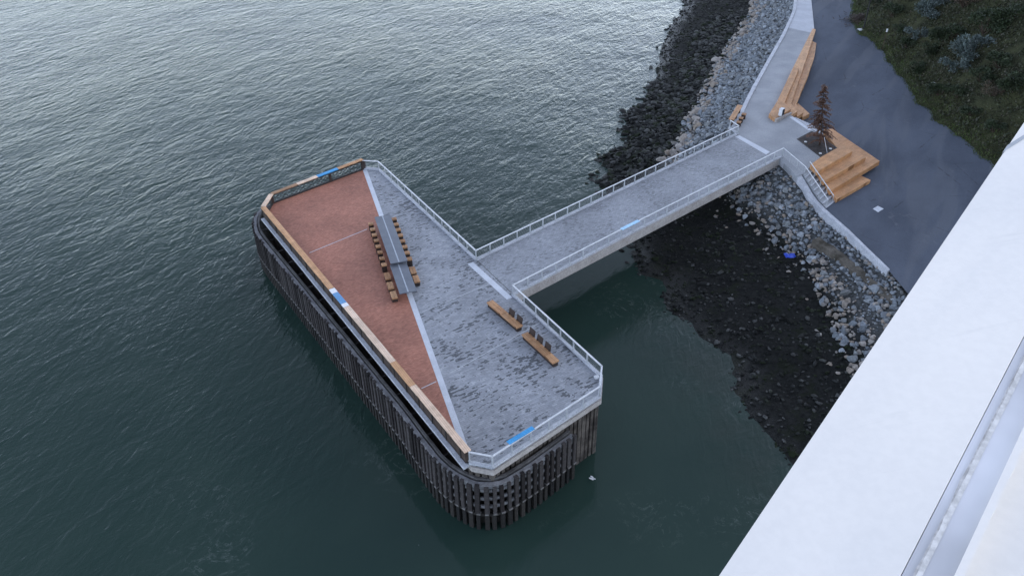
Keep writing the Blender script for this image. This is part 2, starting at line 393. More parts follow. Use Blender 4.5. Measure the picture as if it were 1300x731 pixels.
# brick field: bounded by the left parapet, the top parapet and the pale strip
t_h = (RP['h']-RP['i']).normalized()
ends = strip_b+sd*1.6
red = [RP['j'], strip_a-sd*.4, ends, RP['h']+Vector((.05, .1, 0)), RP['i']]
MB().sheet(red, .006).build('red_brick_paving', M['red'], pier, fix=False)
sn = Vector((-sd.y, sd.x, 0))
if sn.x < 0: sn = -sn
MB().sheet([strip_a-sd*.2-sn*.02, strip_a-sd*.2+sn*.42, ends+sd*.2+sn*.42, ends+sd*.2-sn*.02], .010).build('border_strip', M['strip'], pier, fix=False)
def strip_line(p0, p1, w, z, name='joint_strip', m='joint'):
    d = (p1-p0).normalized(); s_ = Vector((-d.y, d.x, 0))*w/2
    MB().sheet([p0-s_, p1-s_, p1+s_, p0+s_], z).build(name, M[m], pier, fix=False)
strip_line(G(393, 321, 0), G(466, 291, 0), .07, .012, m='strip'); strip_line(G(484, 283, 0), G(528, 262, 0), .07, .012)
strip_line(G(535, 493, 0), G(554, 484, 0), .07, .012, m='strip'); strip_line(G(572, 473, 0), G(685, 410, 0), .07, .012)
strip_line(G(536, 396, 0), G(622, 360, 0), .06, .012)
strip_line(G(597, 334, 0), G(647, 379, 0), .55, .013, 'threshold_strip', 'strip')
# crib wall below the slab, with upright planks
crib = offset_poly(outline, -.25)
MB().prism(crib, -8, -.57).build('crib_wall', M['crib'], pier)
pl = MB()
seg = [crib[4], crib[5], crib[6], crib[7]]
for a, b_ in zip(seg, seg[1:]):
    pts = resample([a, b_], .42); d = (b_-a).normalized(); nn = Vector((d.y, -d.x, 0))
    if nn.dot(a-pc) < 0: nn = -nn
    for p in pts:
        w = random.uniform(.12, .19); z1 = -.64-random.random()*.2
        pl.box(xy(p+nn*random.uniform(.02, .09), (z1-7.5)/2), d*w, nn*.09, (0, 0, (z1+7.5)/2))
pl.build('crib_planks', M['crib'], pier)

# ---- guard rails
def guard_rail(name, pxs, label, group, spacing=1.62, panels=(), toe=True, zt=1.0):
    P = [xy(G(*p, 1.0), 0) for p in pxs]
    o = thing(name, P[0], label, 'railing', group)
    rl = MB(); tk = MB(); cb = MB()
    for a, b_ in zip(P, P[1:]):
        d = (b_-a).normalized()
        rl.beam(xy(a-d*.04, zt), xy(b_+d*.04, zt), .12, .07)
        tk.beam(xy(a-d*.02, .07), xy(b_+d*.02, .07), .24, .15)
        cb.beam(xy(a, .24), xy(b_, .24), .04, .04)
        for k in range(4): cb.beam(xy(a, .38+k*.14), xy(b_, .38+k*.14), .009, .009)
    rl.build('top_rail', M['rail'], o, bevel=.012); tk.build('toe_kerb', M['kerb'], o); cb.build('cable_infill', M['railpost'], o)
    proto = None; done = []
    for a, b_ in zip(P, P[1:]):
        k = max(1, round((b_-a).length/spacing)); d = (b_-a).normalized(); s_ = Vector((d.y, -d.x, 0))
        for i in range(k+1):
            p = a.lerp(b_, i/k)
            if any((p-q).length < .3 for q in done): continue
            done.append(p)
            if proto is None:
                m = MB(); m.box(xy(P[0], .555), d*.028, s_*.05, (0, 0, .41)); m.box(xy(P[0], .165), d*.06, s_*.1, (0, 0, .02))
                proto = m.build('post', M['railpost'], o); pp = P[0]; q = proto
            else:
                q = proto.copy(); COL.objects.link(q); q.parent = o
            q.location = p-pp
    for (p0, p1, m, lab) in panels:
        a = xy(G(*p0, 1.06), zt+.06); b_ = xy(G(*p1, 1.06), zt+.06)
        q = MB().beam(a, b_, .34, .045).build('rail_panel', M[m], o, bevel=.006); q['label'] = lab
    return o
RG = 'metal guard rails round the pier and footbridge'
guard_rail('guard_rail', [(460.5, 204), (480, 205), (604, 318)], 'pale metal guard rail from the lattice parapet along the pier to the footbridge', RG)
guard_rail('guard_rail', [(604, 318), (938, 160), (927.5, 153)], 'long pale metal guard rail on the footbridge edge ending by the shore counter', RG)
guard_rail('guard_rail', [(651, 362), (789, 291), (995, 188)], 'long pale metal guard rail with pale blue panel on the footbridge', RG,
           panels=[((789, 291), (811, 280), 'paleblue', 'pale blue panel laid on the top rail')])
guard_rail('guard_rail', [(651, 362), (764, 464.5), (762, 490)], 'pale metal guard rail behind the two deck benches up to the cut pier corner', RG)
guard_rail('guard_rail', [(762, 490), (625, 579), (595.5, 573.5)], 'pale metal guard rail with bright blue panel above the curved fender', RG,
           panels=[((645, 562), (677, 542.5), 'blue', 'bright blue panel laid on the top rail')])

# ---- timber capped parapets
def cap(parent, p0, p1, w, m, lab=None):
    q = MB().beam(xy(G(*p0, 1.05), 1.06), xy(G(*p1, 1.05), 1.06), w, .09).build('cap_board', M[m], parent, bevel=.008)
    if lab: q['label'] = lab
o = thing('timber_capped_parapet', RP['i'], 'dark boarded parapet with long orange and pale timber cap above the fender', 'parapet')
a, b_ = RP['i'], RP['h']; d = (b_-a).normalized(); s_ = Vector((d.y, -d.x, 0))
if s_.x > 0: s_ = -s_
wb = MB(); L = (b_-a).length; k = int(L/.62)
for i in range(k):
    p = a+d*(L*(i+.5)/k); wb.box(xy(p+s_*(.02+.012*(i % 2)), .50), d*(L/k*.47), s_*.13, (0, 0, .50))
wb.build('board_wall', M['boards'], o)
fr = MB(); 
for z_ in (.06, .94): fr.beam(xy(a, z_), xy(b_, z_), .36, .07)
for i in range(0, k+1, 3):
    p = a+d*(L*i/k); fr.box(xy(p+s_*.16, .48), d*.05, s_*.05, (0, 0, .47))
fr.build('frame', M['steel'], o)
CW = .48
line = lambda t: (334+(593.5-334)*t, 263+(572.5-263)*t)
tx = lambda x: line((x-334)/(593.5-334))
for x0, x1, m, lab in ((334, 421, 'wood', None), (421, 425.5, 'whitepanel', 'white panel in the timber cap'), (425.5, 436.5, 'midblue', 'blue panel in the timber cap'), (436.5, 440, 'whitepanel', 'white panel in the timber cap'),
                       (440, 499, 'woodpale', 'pale timber cap length'), (499, 524, 'wood', None), (524, 594, 'woodpale', 'pale timber cap length')):
    p, q = tx(x0+.15), tx(x1-.15); cap(o, p, q, CW, m, lab)
o2 = thing('timber_capped_parapet', RP['j'], 'dark steel lattice parapet with timber cap and bright blue panel at the far end', 'parapet')
def lattice(parent, a, b_, cell=.95):
    L = (b_-a).length; d = (b_-a).normalized(); k = max(1, round(L/cell)); f_ = MB(); x_ = MB()
    for z_ in (.10, .92): f_.beam(xy(a, z_), xy(b_, z_), .16, .08)
    f_.beam(xy(a, .03), xy(b_, .03), .22, .06)
    for i in range(k):
        p = a+d*(L*i/k); q = a+d*(L*(i+1)/k)
        x_.beam(xy(p, .12), xy(q, .9), .035, .045); x_.beam(xy(p, .9), xy(q, .12), .035, .045, off=.03)
        m_ = (p+q)/2
        x_.beam(xy(m_, .12), xy(q, .51), .03, .03); x_.beam(xy(m_, .9), xy(q, .51), .03, .03); x_.beam(xy(m_, .12), xy(p, .51), .03, .03); x_.beam(xy(m_, .9), xy(p, .51), .03, .03)
    f_.build('frame', M['steel'], parent); x_.build('lattice_panel', M['steel'], parent)
    return d
lattice(o2, RP['j'], RP['a']); lattice(o2, RP['i'], RP['j'], .8)
for p, w in ((RP['a'], .22), (RP['j'], .14), (RP['j'].lerp(RP['a'], .62), .09)):
    d = (RP['a']-RP['j']).normalized(); MB().box(xy(p, .5), d*w, Vector((d.y, -d.x, 0))*.13, (0, 0, .5)).build('post', M['bronze'], o2)
l2 = lambda x: (x, 246.5-(x-344)*(44/115.5))
for x0, x1, m, lab in ((345, 377, 'wooddark', None), (377, 402.5, 'woodpale', 'pale timber cap length'), (402.5, 428.5, 'blue', 'bright blue panel in the timber cap'), (428.5, 460, 'wood', None)):
    cap(o2, l2(x0+.1), l2(x1-.1), .42, m, lab)
cap(o2, (334, 262.4), (344.3, 246.8), .45, 'woodpale', 'pale timber cap length')

# ---- table and seats
tax = (G(495.8, 334.5, 1.05)-G(475.5, 275.7, 1.05)); tax.z = 0; tax.normalize(); tn = Vector((-tax.y, tax.x, 0))
if tn.x < 0: tn = -tn
def ctable(name, pxs, z, label):
    P = [xy(G(*p, z), z) for p in pxs]; c_ = sum(P, Vector())/4
    # snap to a rectangle
    L = ((P[3]-P[0]).length+(P[2]-P[1]).length)/2; W = ((P[1]-P[0]).length+(P[2]-P[3]).length)/2
    o = thing(name, xy(c_, 0), label, 'table', 'long communal tables on the pier')
    MB().box(xy(c_, z-.045), tax*(L/2), tn*(W/2), (0, 0, .045)).build('table_top', M['table'], o, bevel=.01)
    MB().box(xy(c_, z+.004), tax*(L/2-.02), tn*.05, (0, 0, .004)).build('seam_strip', M['tableline'], o)
    k = max(2, round(L/2.6))
    for i in range(k):
        p = c_+tax*(L*((i+.5)/k-.5)); m_ = MB(); m_.box(xy(p, (z-.09)/2), tax*.12, tn*(W*.3), (0, 0, (z-.09)/2)); m_.build('leg', M['bronze'], o)
    return c_, L, W
c1, L1, W1 = ctable('communal_table', [(475.5, 275.7), (497, 272), (515.3, 331), (495.8, 334.5)], 1.05, 'long high slate-topped communal table between two rows of square stools')
c2, L2, W2 = ctable('communal_table', [(495.8, 336), (516, 332.5), (528.6, 368), (506.7, 373.5)], .76, 'short lower slate-topped communal table at the near end of the high table')
def seatunit(name, c_, L, W, z, label, cat, group, m='seat', two=True):
    o = thing(name, xy(c_, 0), label, cat, group)
    # thick timber blocks on a dark steel pedestal
    t = MB()
    if two:
        for s in (-1, 1): t.box(xy(c_+tn*(W*.252*s), z-.07), tax*(L/2), tn*(W*.238), (0, 0, .07))
    else: t.box(xy(c_, z-.07), tax*(L/2), tn*(W/2), (0, 0, .07))
    t.build('seat', M[m], o, bevel=.012)
    MB().box(xy(c_, (z-.15)/2+.01), tax*(L*.46), tn*(W*.46), (0, 0, (z-.17)/2)).build('pedestal', M['bronze'], o)
    return o
side_words = (('brick', 'left'), ('grey', 'right'))
ordw = ['first', 'second', 'third', 'fourth', 'fifth', 'sixth', 'seventh', 'eighth']
for (p0, p1), (sw_, _) in zip((((470.8, 283.6), (487.4, 335.2)), ((500.3, 277.3), (519.6, 327.8))), side_words):
    A_, B_ = xy(G(*p0, .75), 0), xy(G(*p1, .75), 0); proto = None
    for i in range(8):
        p = A_.lerp(B_, i/7)
        if proto is None: proto = seatunit('square_stool', p, .42, .46, .76, '', 'stool', 'square stools beside the high table'); q = proto
        else: q = copy_tree(proto); q.location = xy(p, 0)
        sidew = 'red brick side' if sw_ == 'brick' else 'grey paving side'
        q['label'] = f'{ordw[i]} timber-topped stool from the far end, on the {sidew} of the high table'
for pts, sidew in ((((491.8, 350), (495.5, 362), (499.8, 373.8)), 'red brick side'), (((524, 342.5), (528.3, 353.5)), 'grey paving side')):
    proto = None
    for i, p in enumerate(pts):
        w = xy(G(*p, .46), 0)
        if proto is None: proto = seatunit('block_seat', w, 1.02, .5, .47, '', 'seat', 'long block seats beside the low table'); q = proto
        else: q = copy_tree(proto); q.location = w
        wd = (['farthest', 'middle', 'nearest'] if len(pts) == 3 else ['farther', 'nearer'])[i]
        q['label'] = f'{wd} long timber block seat on the {sidew} of the low table'

# ---- deck benches
def bench(p0, p1, mods, backs, label, flip=1):
    A_, B_ = xy(G(*p0, .46), 0), xy(G(*p1, .46), 0); d = (B_-A_).normalized(); s_ = Vector((-d.y, d.x, 0))
    if s_.x < 0: s_ = -s_
    L = (B_-A_).length; o = thing('modular_bench', (A_+B_)/2, label, 'bench', 'modular benches on the grey paving')
    MB().box(xy((A_+B_)/2, .16), d*(L*.49), s_*.21, (0, 0, .16)).build('plinth', M['bronze'], o)
    for i in range(mods):
        c_ = A_+d*(L*(i+.5)/mods); t = MB()
        for s in (-1, 1): t.box(xy(c_+s_*.15*s, .40), d*(L/mods/2-.015), s_*.142, (0, 0, .07))
        t.build('seat', M['seat'], o, bevel=.01)
        if i in backs:
            m_ = MB(); bc = c_+s_*.33
            m_.add([xy(bc+d*x+s_*(y*.35), z) for y0 in (0, .12) for (x, y, z) in ((-.36, y0-.1, .42), (.36, y0-.1, .42), (.36, y0+.18, .98), (-.36, y0+.18, .98))],
                   [[0, 1, 2, 3], [7, 6, 5, 4], [0, 4, 5, 1], [1, 5, 6, 2], [2, 6, 7, 3], [3, 7, 4, 0]])
            m_.box(xy(bc+d*.25-s_*.05, .3), d*.03, s_*.05, (0, 0, .28)); m_.box(xy(bc-d*.25-s_*.05, .3), d*.03, s_*.05, (0, 0, .28))
            m_.build('backrest', M['bronze'], o, bevel=.01)
bench((621.5, 382), (660, 414.5), 4, (2, 3), 'timber bench with two dark backrests nearer the footbridge')
bench((666, 422.5), (706, 459), 4, (0, 1, 2), 'timber bench with three dark backrests nearer the cut pier corner')
# small pale thing by the pier corner
b = MB(); p = G(757.5, 480, .02)
b.box(p+Vector((0, 0, .1)), (.14, .05, 0), (-.04, .12, 0), (0, .02, .1)); b.box(p+Vector((-.12, .05, .07)), (.06, 0, 0), (0, .07, .02), (0, 0, .07))
tag(b.build('deck_fitting', M['rail'], bevel=.02), 'small pale metal deck fitting on the grey paving inside the cut pier corner', 'fitting')

# ------------------------------------------------------------------ timber fender
fpx = [(345, 257.5), (332.6, 263.5), (325.5, 268.5), (321.8, 275), (320.4, 284), (322.5, 294), (329, 304), (337, 314), (349.7, 329.5), (506, 523), (530, 556), (552, 584), (566, 597), (580, 606), (594, 613), (606, 616.5), (622, 617.5), (641, 613.6), (660, 602.5), (681, 589), (730, 553)]
FP = [xy(G(*p, -1.3), 0) for p in fpx]
fender = thing('timber_fender', xy(pc, -7.5), 'weathered timber pile fender curving round the sea side of the pier', 'fender')
FS = resample(FP, .54); NN = normals2d(FS)
sgn = 1 if NN[len(NN)//2].dot(FS[len(FS)//2]-pc) > 0 else -1
NN = [v*sgn for v in NN]
def ring(pts, nn, off, w, z0, z1, jag=0):
    rows = [[], [], [], []]
    for p, v in zip(pts, nn):
        j = random.uniform(-jag, jag)
        a_ = p+v*(off+w/2); c_ = p+v*(off-w/2)
        rows[0].append(xy(c_, z0)); rows[1].append(xy(c_, z1+j)); rows[2].append(xy(a_, z1+j)); rows[3].append(xy(a_, z0))
    m_ = MB(); m_.grid(rows+[rows[0]]); m_.add([r[0] for r in rows], [[0, 1, 2, 3]]); m_.add([r[-1] for r in rows], [[3, 2, 1, 0]]); return m_
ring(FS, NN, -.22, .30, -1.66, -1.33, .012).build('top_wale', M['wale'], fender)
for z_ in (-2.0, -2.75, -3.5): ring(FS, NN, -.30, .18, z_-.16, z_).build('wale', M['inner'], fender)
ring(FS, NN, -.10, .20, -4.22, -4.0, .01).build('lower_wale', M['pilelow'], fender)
nP = len(FS); Z = Vector((0, 0, 1))
for i, (p, v) in enumerate(zip(FS, NN)):
    d = Vector((-v.y, v.x, 0)); m_ = MB()
    w = random.uniform(.11, .165); zt = -1.30+random.uniform(-.14, .08); ln = random.uniform(-.05, .05)
    zb = -3.88+random.uniform(-.05, .05)
    m_.box(xy(p-v*.03, (zt+zb)/2)+d*ln, d*w+v*random.uniform(-.01, .01), v*.12, Vector(((d*random.uniform(-.02, .02)).x, 0, (zt-zb)/2)))
    if random.random() < .97:
        m_.box(xy(p+v*.07, zt-.16)+d*ln, d*(w*.7), v*.05, (0, 0, .05))
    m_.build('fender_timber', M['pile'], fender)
mid = MB(); blocks = []
lows = []
for i, (p, v) in enumerate(zip(FS, NN)):
    d = Vector((-v.y, v.x, 0)); m_ = MB(); w = random.uniform(.12, .17)
    m_.box(xy(p-v*.10+d*random.uniform(-.04, .04), -6.1), d*w, v*.14, (0, 0, 2.1)); 
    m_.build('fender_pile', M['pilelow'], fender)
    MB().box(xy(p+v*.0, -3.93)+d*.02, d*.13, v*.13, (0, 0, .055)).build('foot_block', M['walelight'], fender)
    if i < nP-1:
        q = (p+FS[i+1])/2
        for z_ in (-1.85, -2.6, -3.35):
            blocks.append((proj(q)[2], (xy(q-v*.13, z_+random.uniform(-.03, .03)), d*.13, v*.06, (0, 0, .12))))
blocks.sort(key=lambda t_: t_[0])
for _, a_ in blocks[:99]: MB().box(*a_).build('spacer_block', M['wale'], fender)
for _, a_ in blocks[99:]: mid.box(*a_)
mid.build('spacer_blocks', M['wale'], fender)['kind'] = 'stuff'
# added dark sheet that shuts out daylight so the low gaps look shaded
ring(FS, NN, -.62, .12, -8, -1.7).build('gap_light_block', M['pilelow'], fender)
# inner beam between slab edge and fender
IS = resample(FP, 1.2); IN = [v*sgn for v in normals2d(IS)]
ring(IS, IN, -.56, .17, -1.5, -1.18, .02).build('inner_beam', M['inner'], fender)
st = MB()
for i in range(1, len(IS)-1, 2):
    MB().beam(xy(IS[i]-IN[i]*.3, -1.5), xy(IS[i]-IN[i]*1.3, -1.5), .16, .12).build('strut', M['pile'], fender)

# ------------------------------------------------------------------ footbridge
fb = thing('footbridge', xy(G(790, 260, 0), -1), 'grey paved concrete footbridge joining the pier to the shore path', 'footbridge')
q = [RP['c'], xy(G(938, 160, 1), 0), xy(G(995, 188, 1), 0), RP['d']]
dn = (q[1]-q[0]).normalized(); ds = (q[2]-q[3]).normalized(); sid = (q[0]-q[3]).normalized()
slabp = [q[0]+sid*.14+dn*.10, q[1]+sid*.14+dn*.5, q[2]-sid*.14, q[3]-sid*.14+ds*.10]
MB().prism(slabp, -.85, -.012).build('deck_slab', M['fascia'], fb)
MB().sheet([q[0]+dn*.1, q[1]-dn*.1, q[2]-ds*.4, q[3]+ds*.1], .004).build('paving', M['walk_paver'], fb, fix=False)
g = MB()
for t in (.12, .5, .88):
    a_ = q[0].lerp(q[3], t); b_ = q[1].lerp(q[2], t); g.beam(xy(a_+dn*.4, -1.15), xy(b_-dn*1, -1.15), .45, .6)
g.build('girder', M['inner'], fb)
MB().sheet([G(933, 173.5, 0), G(938.5, 172, 0), G(977.5, 193, 0), G(972.5, 196.5, 0)], .009).build('threshold_strip', M['strip'], fb, fix=False)
MB().prism([q[1]-dn*1.2+sid*.4, q[1]+dn*3+sid*.4, q[2]+ds*1.5-sid*.3, q[2]-ds*1.2-sid*.3], -5, -.86).build('abutment', M['fascia'], fb)

# ------------------------------------------------------------------ terrain: beach and riprap bank
ST = [  # shoreline px, toe px + z, top px + z
 ((905, -150), (975, -150, -3.4), (1018, -150, -.45)),
 ((882, -60), (966, -60, -3.4), (1014, -60, -.45)),
 ((871, 0), (958, 0, -3.4), (1011, 0, -.45)),
 ((860, 25), (950, 25, -3.4), (1007, 20, -.45)),
 ((845, 56), (926, 60, -3.4), (993, 50, -.45)),
 ((832, 105), (898, 105, -3.4), (964, 102, -.45)),
 ((803, 144), (876, 148, -3.4), (944, 142, -.45)),
 ((790, 180), (862, 180, -3.4), (932, 166, -.5)),
 ((768, 215), (846, 206, -3.4), (945, 185, -.9)),
 ((778, 255), (880, 235, -3.6), (965, 197, -1.1)),
 ((797, 300), (921, 255, -3.6), (992, 208, -.6)),
 ((816, 337), (962, 292, -3.6), (1013, 228, -.6)),
 ((855, 383), (995, 316, -3.6), (1027, 250, -1.3)),
 ((899, 437), (1030, 352, -3.6), (1044, 267, -1.85)),
 ((934, 472), (1052, 396, -3.6), (1079, 300, -1.85)),
 ((960, 516), (1075, 448, -3.6), (1128, 350, -1.85)),
 ((1001, 586), (1110, 520, -3.6), (1180, 410, -1.6)),
 ((1060, 680), (1180, 630, -3.6), (1270, 520, -1.6)),
 ((1130, 800), (1260, 740, -3.6), (1370, 640, -1.6))]
rows = []
for sh, toe, top in ST:
    a_ = G(*sh, WATER); b_ = G(toe[0], toe[1], toe[2]); c_ = G(top[0], top[1], top[2])
    o_ = (a_-b_); o_.z = 0; o_.normalize(); inn = (c_-b_); inn.z = 0; inn.normalize()
    rows.append([xy(a_+o_*14, -9.0), xy(a_+o_*3, -6.1), xy(a_, -5.50), xy(a_.lerp(b_, .5), -4.6), b_, c_, xy(c_+inn*1.2, c_.z-.05), xy(c_+inn*3, c_.z-.9)])
rows = np.array([[list(p) for p in r] for r in rows])           # stations x ring x 3
def densify(A, steps, axis):
    A = np.moveaxis(A, axis, 0); out = []
    for i in range(len(A)-1):
        for k in range(steps[i]): out.append(A[i]*(1-k/steps[i])+A[i+1]*(k/steps[i]))
    out.append(A[-1]); return np.moveaxis(np.array(out), 0, axis)
# smooth along the shore with Catmull-Rom
def catmull(A, k):
    P = np.concatenate([[2*A[0]-A[1]], A, [2*A[-1]-A[-2]]]); out = []
    for i in range(1, len(P)-2):
        for j in range(k):
            t = j/k; out.append(.5*((2*P[i])+(-P[i-1]+P[i+1])*t+(2*P[i-1]-5*P[i]+4*P[i+1]-P[i+2])*t*t+(-P[i-1]+3*P[i]-3*P[i+1]+P[i+2])*t**3))
    out.append(P[-2]); return np.array(out)
TA = densify(catmull(rows, 14), [5, 5, 10, 12, 16, 2, 2], 1)
def tnoise(x, y):
    return noise.fractal(Vector((x*.18, y*.18, 3.1)), 1.0, 2.0, 5)*.30+noise.noise(Vector((x*.9, y*.9, 0)))*.07
ringpos = [0, 5, 10, 20, 32, 48, 50, 52]
for i in range(TA.shape[0]):
    for j in range(TA.shape[1]):
        x, y, z_ = TA[i, j]; damp = 1.0 if j < 46 else .15
        TA[i, j, 2] += tnoise(x, y)*damp
b = MB(); b.grid([[Vector(p) for p in r] for r in TA])
struct(b.build('beach', M['beach'], smooth=True))
def surf(i, j):     # bilinear sample of the bank surface
    i0, j0 = int(i), int(j); a_, b_ = i-i0, j-j0
    i1, j1 = min(i0+1, TA.shape[0]-1), min(j0+1, TA.shape[1]-1)
    return (TA[i0, j0]*(1-a_)+TA[i1, j0]*a_)*(1-b_)+(TA[i0, j1]*(1-a_)+TA[i1, j1]*a_)*b_
cellA = np.linalg.norm(np.cross(TA[1:, :-1]-TA[:-1, :-1], TA[:-1, 1:]-TA[:-1, :-1]), axis=2)

# ---- rocks
def rock_mesh(seed, sub=2, cuts=9, jit=.02):
    rs = random.Random(seed); bm = bmesh.new(); bmesh.ops.create_icosphere(bm, subdivisions=sub, radius=1)
    planes = [(Vector((rs.gauss(0, 1), rs.gauss(0, 1), rs.gauss(0, 1))).normalized(), rs.uniform(.30, .68)) for _ in range(cuts)]
    for v in bm.verts:
        for nn, dd in planes:
            e_ = v.co.dot(nn)-dd
            if e_ > 0: v.co -= nn*e_
        v.co *= 1+rs.uniform(-jit, jit)
    vs = np.array([list(v.co) for v in bm.verts]); fs = np.array([[l.index for l in f.verts] for f in bm.faces]); bm.free()
    return vs, fs
RT = [rock_mesh(100+i, 2) for i in range(10)]; RTL = [rock_mesh(200+i, 1, 7, .08) for i in range(8)]
def rotm(rs):
    q_ = rs.normal(size=4); q_ /= np.linalg.norm(q_); w, x, y, z_ = q_
    return np.array([[1-2*(y*y+z_*z_), 2*(x*y-z_*w), 2*(x*z_+y*w)], [2*(x*y+z_*w), 1-2*(x*x+z_*z_), 2*(y*z_-x*w)], [2*(x*z_-y*w), 2*(y*z_+x*w), 1-2*(x*x+y*y)]])
def np_mesh(name, vs, fs, mat, loc):
    me = bpy.data.meshes.new(name); me.vertices.add(len(vs)); me.vertices.foreach_set('co', (vs-np.array(loc)).astype(np.float32).ravel())
    k = fs.shape[1]; me.loops.add(fs.size); me.loops.foreach_set('vertex_index', fs.astype(np.int32).ravel())
    me.polygons.add(len(fs)); me.polygons.foreach_set('loop_start', np.arange(0, fs.size, k, dtype=np.int32))
    me.update(calc_edges=True); me.validate(); me.materials.append(mat)
    o = bpy.data.objects.new(name, me); COL.objects.link(o); o.location = loc; return o
class Rocks:
    """collects rocks; the largest in view become objects of their own, the rest one sheet of rubble"""
    def __init__(s, name, rest, mat, label, restlabel, group, cat, nmax):
        s.L = []; s.__dict__.update(name=name, rest=rest, mat=mat, label=label, restlabel=restlabel, group=group, cat=cat, nmax=nmax)
    def add(s, p, r, sc=(1, 1, .7)):
        q_ = proj(p); vis = 0
        if q_ and -20 < q_[0] < 1320 and -10 < q_[1] < 740 and not in_parapet(q_[0], q_[1]): vis = r/q_[2]
        s.L.append((vis, p, r, sc))
    def finish(s):
        s.L.sort(key=lambda t: -t[0]); n_ = min(s.nmax, sum(1 for t in s.L if t[0] > 0))
        mes = []
        for i, (vs, fs) in enumerate(RT):
            me = bpy.data.meshes.new(s.name); me.from_pydata(vs.tolist(), [], fs.tolist()); me.materials.append(s.mat); mes.append(me)
        for vis, p, r, sc in s.L[:n_]:
            o = bpy.data.objects.new(s.name, random.choice(mes)); COL.objects.link(o); o.location = p
            o.rotation_euler = (random.uniform(-.5, .5), random.uniform(-.5, .5), random.random()*6.28); o.scale = (r*sc[0], r*sc[1], r*sc[2])
            tag(o, s.label, s.cat, s.group)
        V, Fc, k = [], [], 0
        for vis, p, r, sc in s.L[n_:]:
            vs, fs = RTL[RNG.integers(len(RTL))] if r < .36 else RT[RNG.integers(len(RT))]
            a_ = RNG.random()*6.28; ca, sa = math.cos(a_), math.sin(a_)
            m_ = np.array([[ca, -sa, 0], [sa, ca, 0], [0, 0, 1]])@np.diag([r*sc[0], r*sc[1], r*sc[2]])@rotm(RNG)
            V.append(vs@m_.T+np.array(p)); Fc.append(fs+k); k += len(vs)
        if V:
            V = np.concatenate(V); tag(np_mesh(s.rest, V, np.concatenate(Fc), s.mat, V.mean(0)), s.restlabel, s.cat, None, 'stuff')
def in_parapet(x, y): return x > 915+.6684*(731-y)
ripN = Rocks('riprap_rock', 'riprap', M['riprap'], 'angular blue-grey rock in the riprap bank below the shore path kerb', 'packed blue-grey riprap rubble below the shore path kerb', 'larger rocks of the riprap bank', 'rock', 300)
tanR = Rocks('tan_boulder', 'tan_rubble', M['tan'], 'tan or brownish boulder lying at the foot of the grey riprap', 'tan and brown rubble at the foot of the riprap', 'tan boulders at the riprap toe', 'boulder', 160)
weedR = Rocks('beach_rock', 'beach_rubble', M['weed'], 'dark weed-stained rock lying on the exposed beach', 'dark wet rubble covering the exposed beach', 'larger dark beach rocks', 'rock', 300)
def bridge_shadow(p):  # under the footbridge slab
    return False
nI, nJ = TA.shape[0]-1, TA.shape[1]-1
def scatter(j0, j1, dens, fn):
    for i in range(nI):
        for j in range(j0, j1):
            k = RNG.poisson(cellA[i, j]*dens)
            for _ in range(k):
                a_, b_ = i+RNG.random(), j+RNG.random(); fn(surf(a_, b_), (a_/14), (b_))
def f_rip(p, st_, j):
    t = (j-32)/16.                                   # 0 at toe, 1 at kerb
    x, y = p[0], p[1]
    south = st_ > 9.5
    nz = noise.noise(Vector((x*.25, y*.25, 9)))
    if south:
        # rocks thin out and darken below the upper bank
        if t < .18+.25*nz and st_ < 13 and RNG.random() < .55: return
        if st_ > 12.6 and .38 < t < .56: return        # old sea wall
        if RNG.random() < .22: tanR.add(p+np.array([0, 0, .08]), RNG.uniform(.16, .4), (1.2, .9, .75)); return
        r = RNG.uniform(.18, .42)*(1.0 if RNG.random() < .85 else 1.35)
        if j > 46.2 and st_ < 13.7: return
        if j > 44.5: r = min(r, .3)
        if st_ > 12.6 and t < .42 or (t < .2 and RNG.random() < .5):
            if RNG.random() < .6: tanR.add(p+np.array([0, 0, r*.25]), r*.8*RNG.choice([.6, .8, 1, 1.25]), (1.1, .9, .75)); return
    else:
        r = RNG.uniform(.20, .42)*(1.0 if RNG.random() < .88 else 1.35)
        if t < .22+.2*nz and RNG.random() < .55:
            r *= 1.5 if RNG.random() < .25 else 1; tanR.add(p+np.array([0, 0, r*.25]), r, (1.2, .9, .75)); return
    ripN.add(p+np.array([0, 0, r*.28]), r, (RNG.uniform(.9, 1.3), RNG.uniform(.8, 1.1), RNG.uniform(.65, .9)))
scatter(31, 49, 5.4, f_rip)
def f_fill(p, st_, j):
    t = (j-32)/16.; r = RNG.uniform(.07, .19)
    if st_ > 9.5 and ((j > 46.4 and st_ < 13.7) or (t < .3 and RNG.random() < .6)): return
    (tanR if (t < .25 or (st_ > 12.6 and t < .45)) and RNG.random() < .5 else ripN).add(p+np.array([0, 0, r*.5]), r, (1.2, .9, .8))
scatter(31, 49, 7, f_fill)
def f_weed(p, st_, j):
    x, y = p[0], p[1]; nz = noise.noise(Vector((x*.12, y*.12, 5)))
    big = 5.0 < st_ < 9.2 or (2.8 < st_ <= 5 and j > 18)
    if p[2] < WATER-.35: return
    if p[2] < WATER-.05 and RNG.random() < .55: return
    if big: r = RNG.uniform(.18, .62)
    else: r = abs(RNG.normal(.05, .11))+.06; r = min(r, .42)
    if j > 26 and RNG.random() < .04 and st_ > 9: tanR.add(p+np.array([0, 0, r*.2]), r+.1, (1.2, .9, .6)); return
    weedR.add(p+np.array([0, 0, r*.15]), r, (RNG.uniform(1, 1.5), RNG.uniform(.8, 1.1), RNG.uniform(.4, .7)))
scatter(6, 33, 4.6, f_weed)
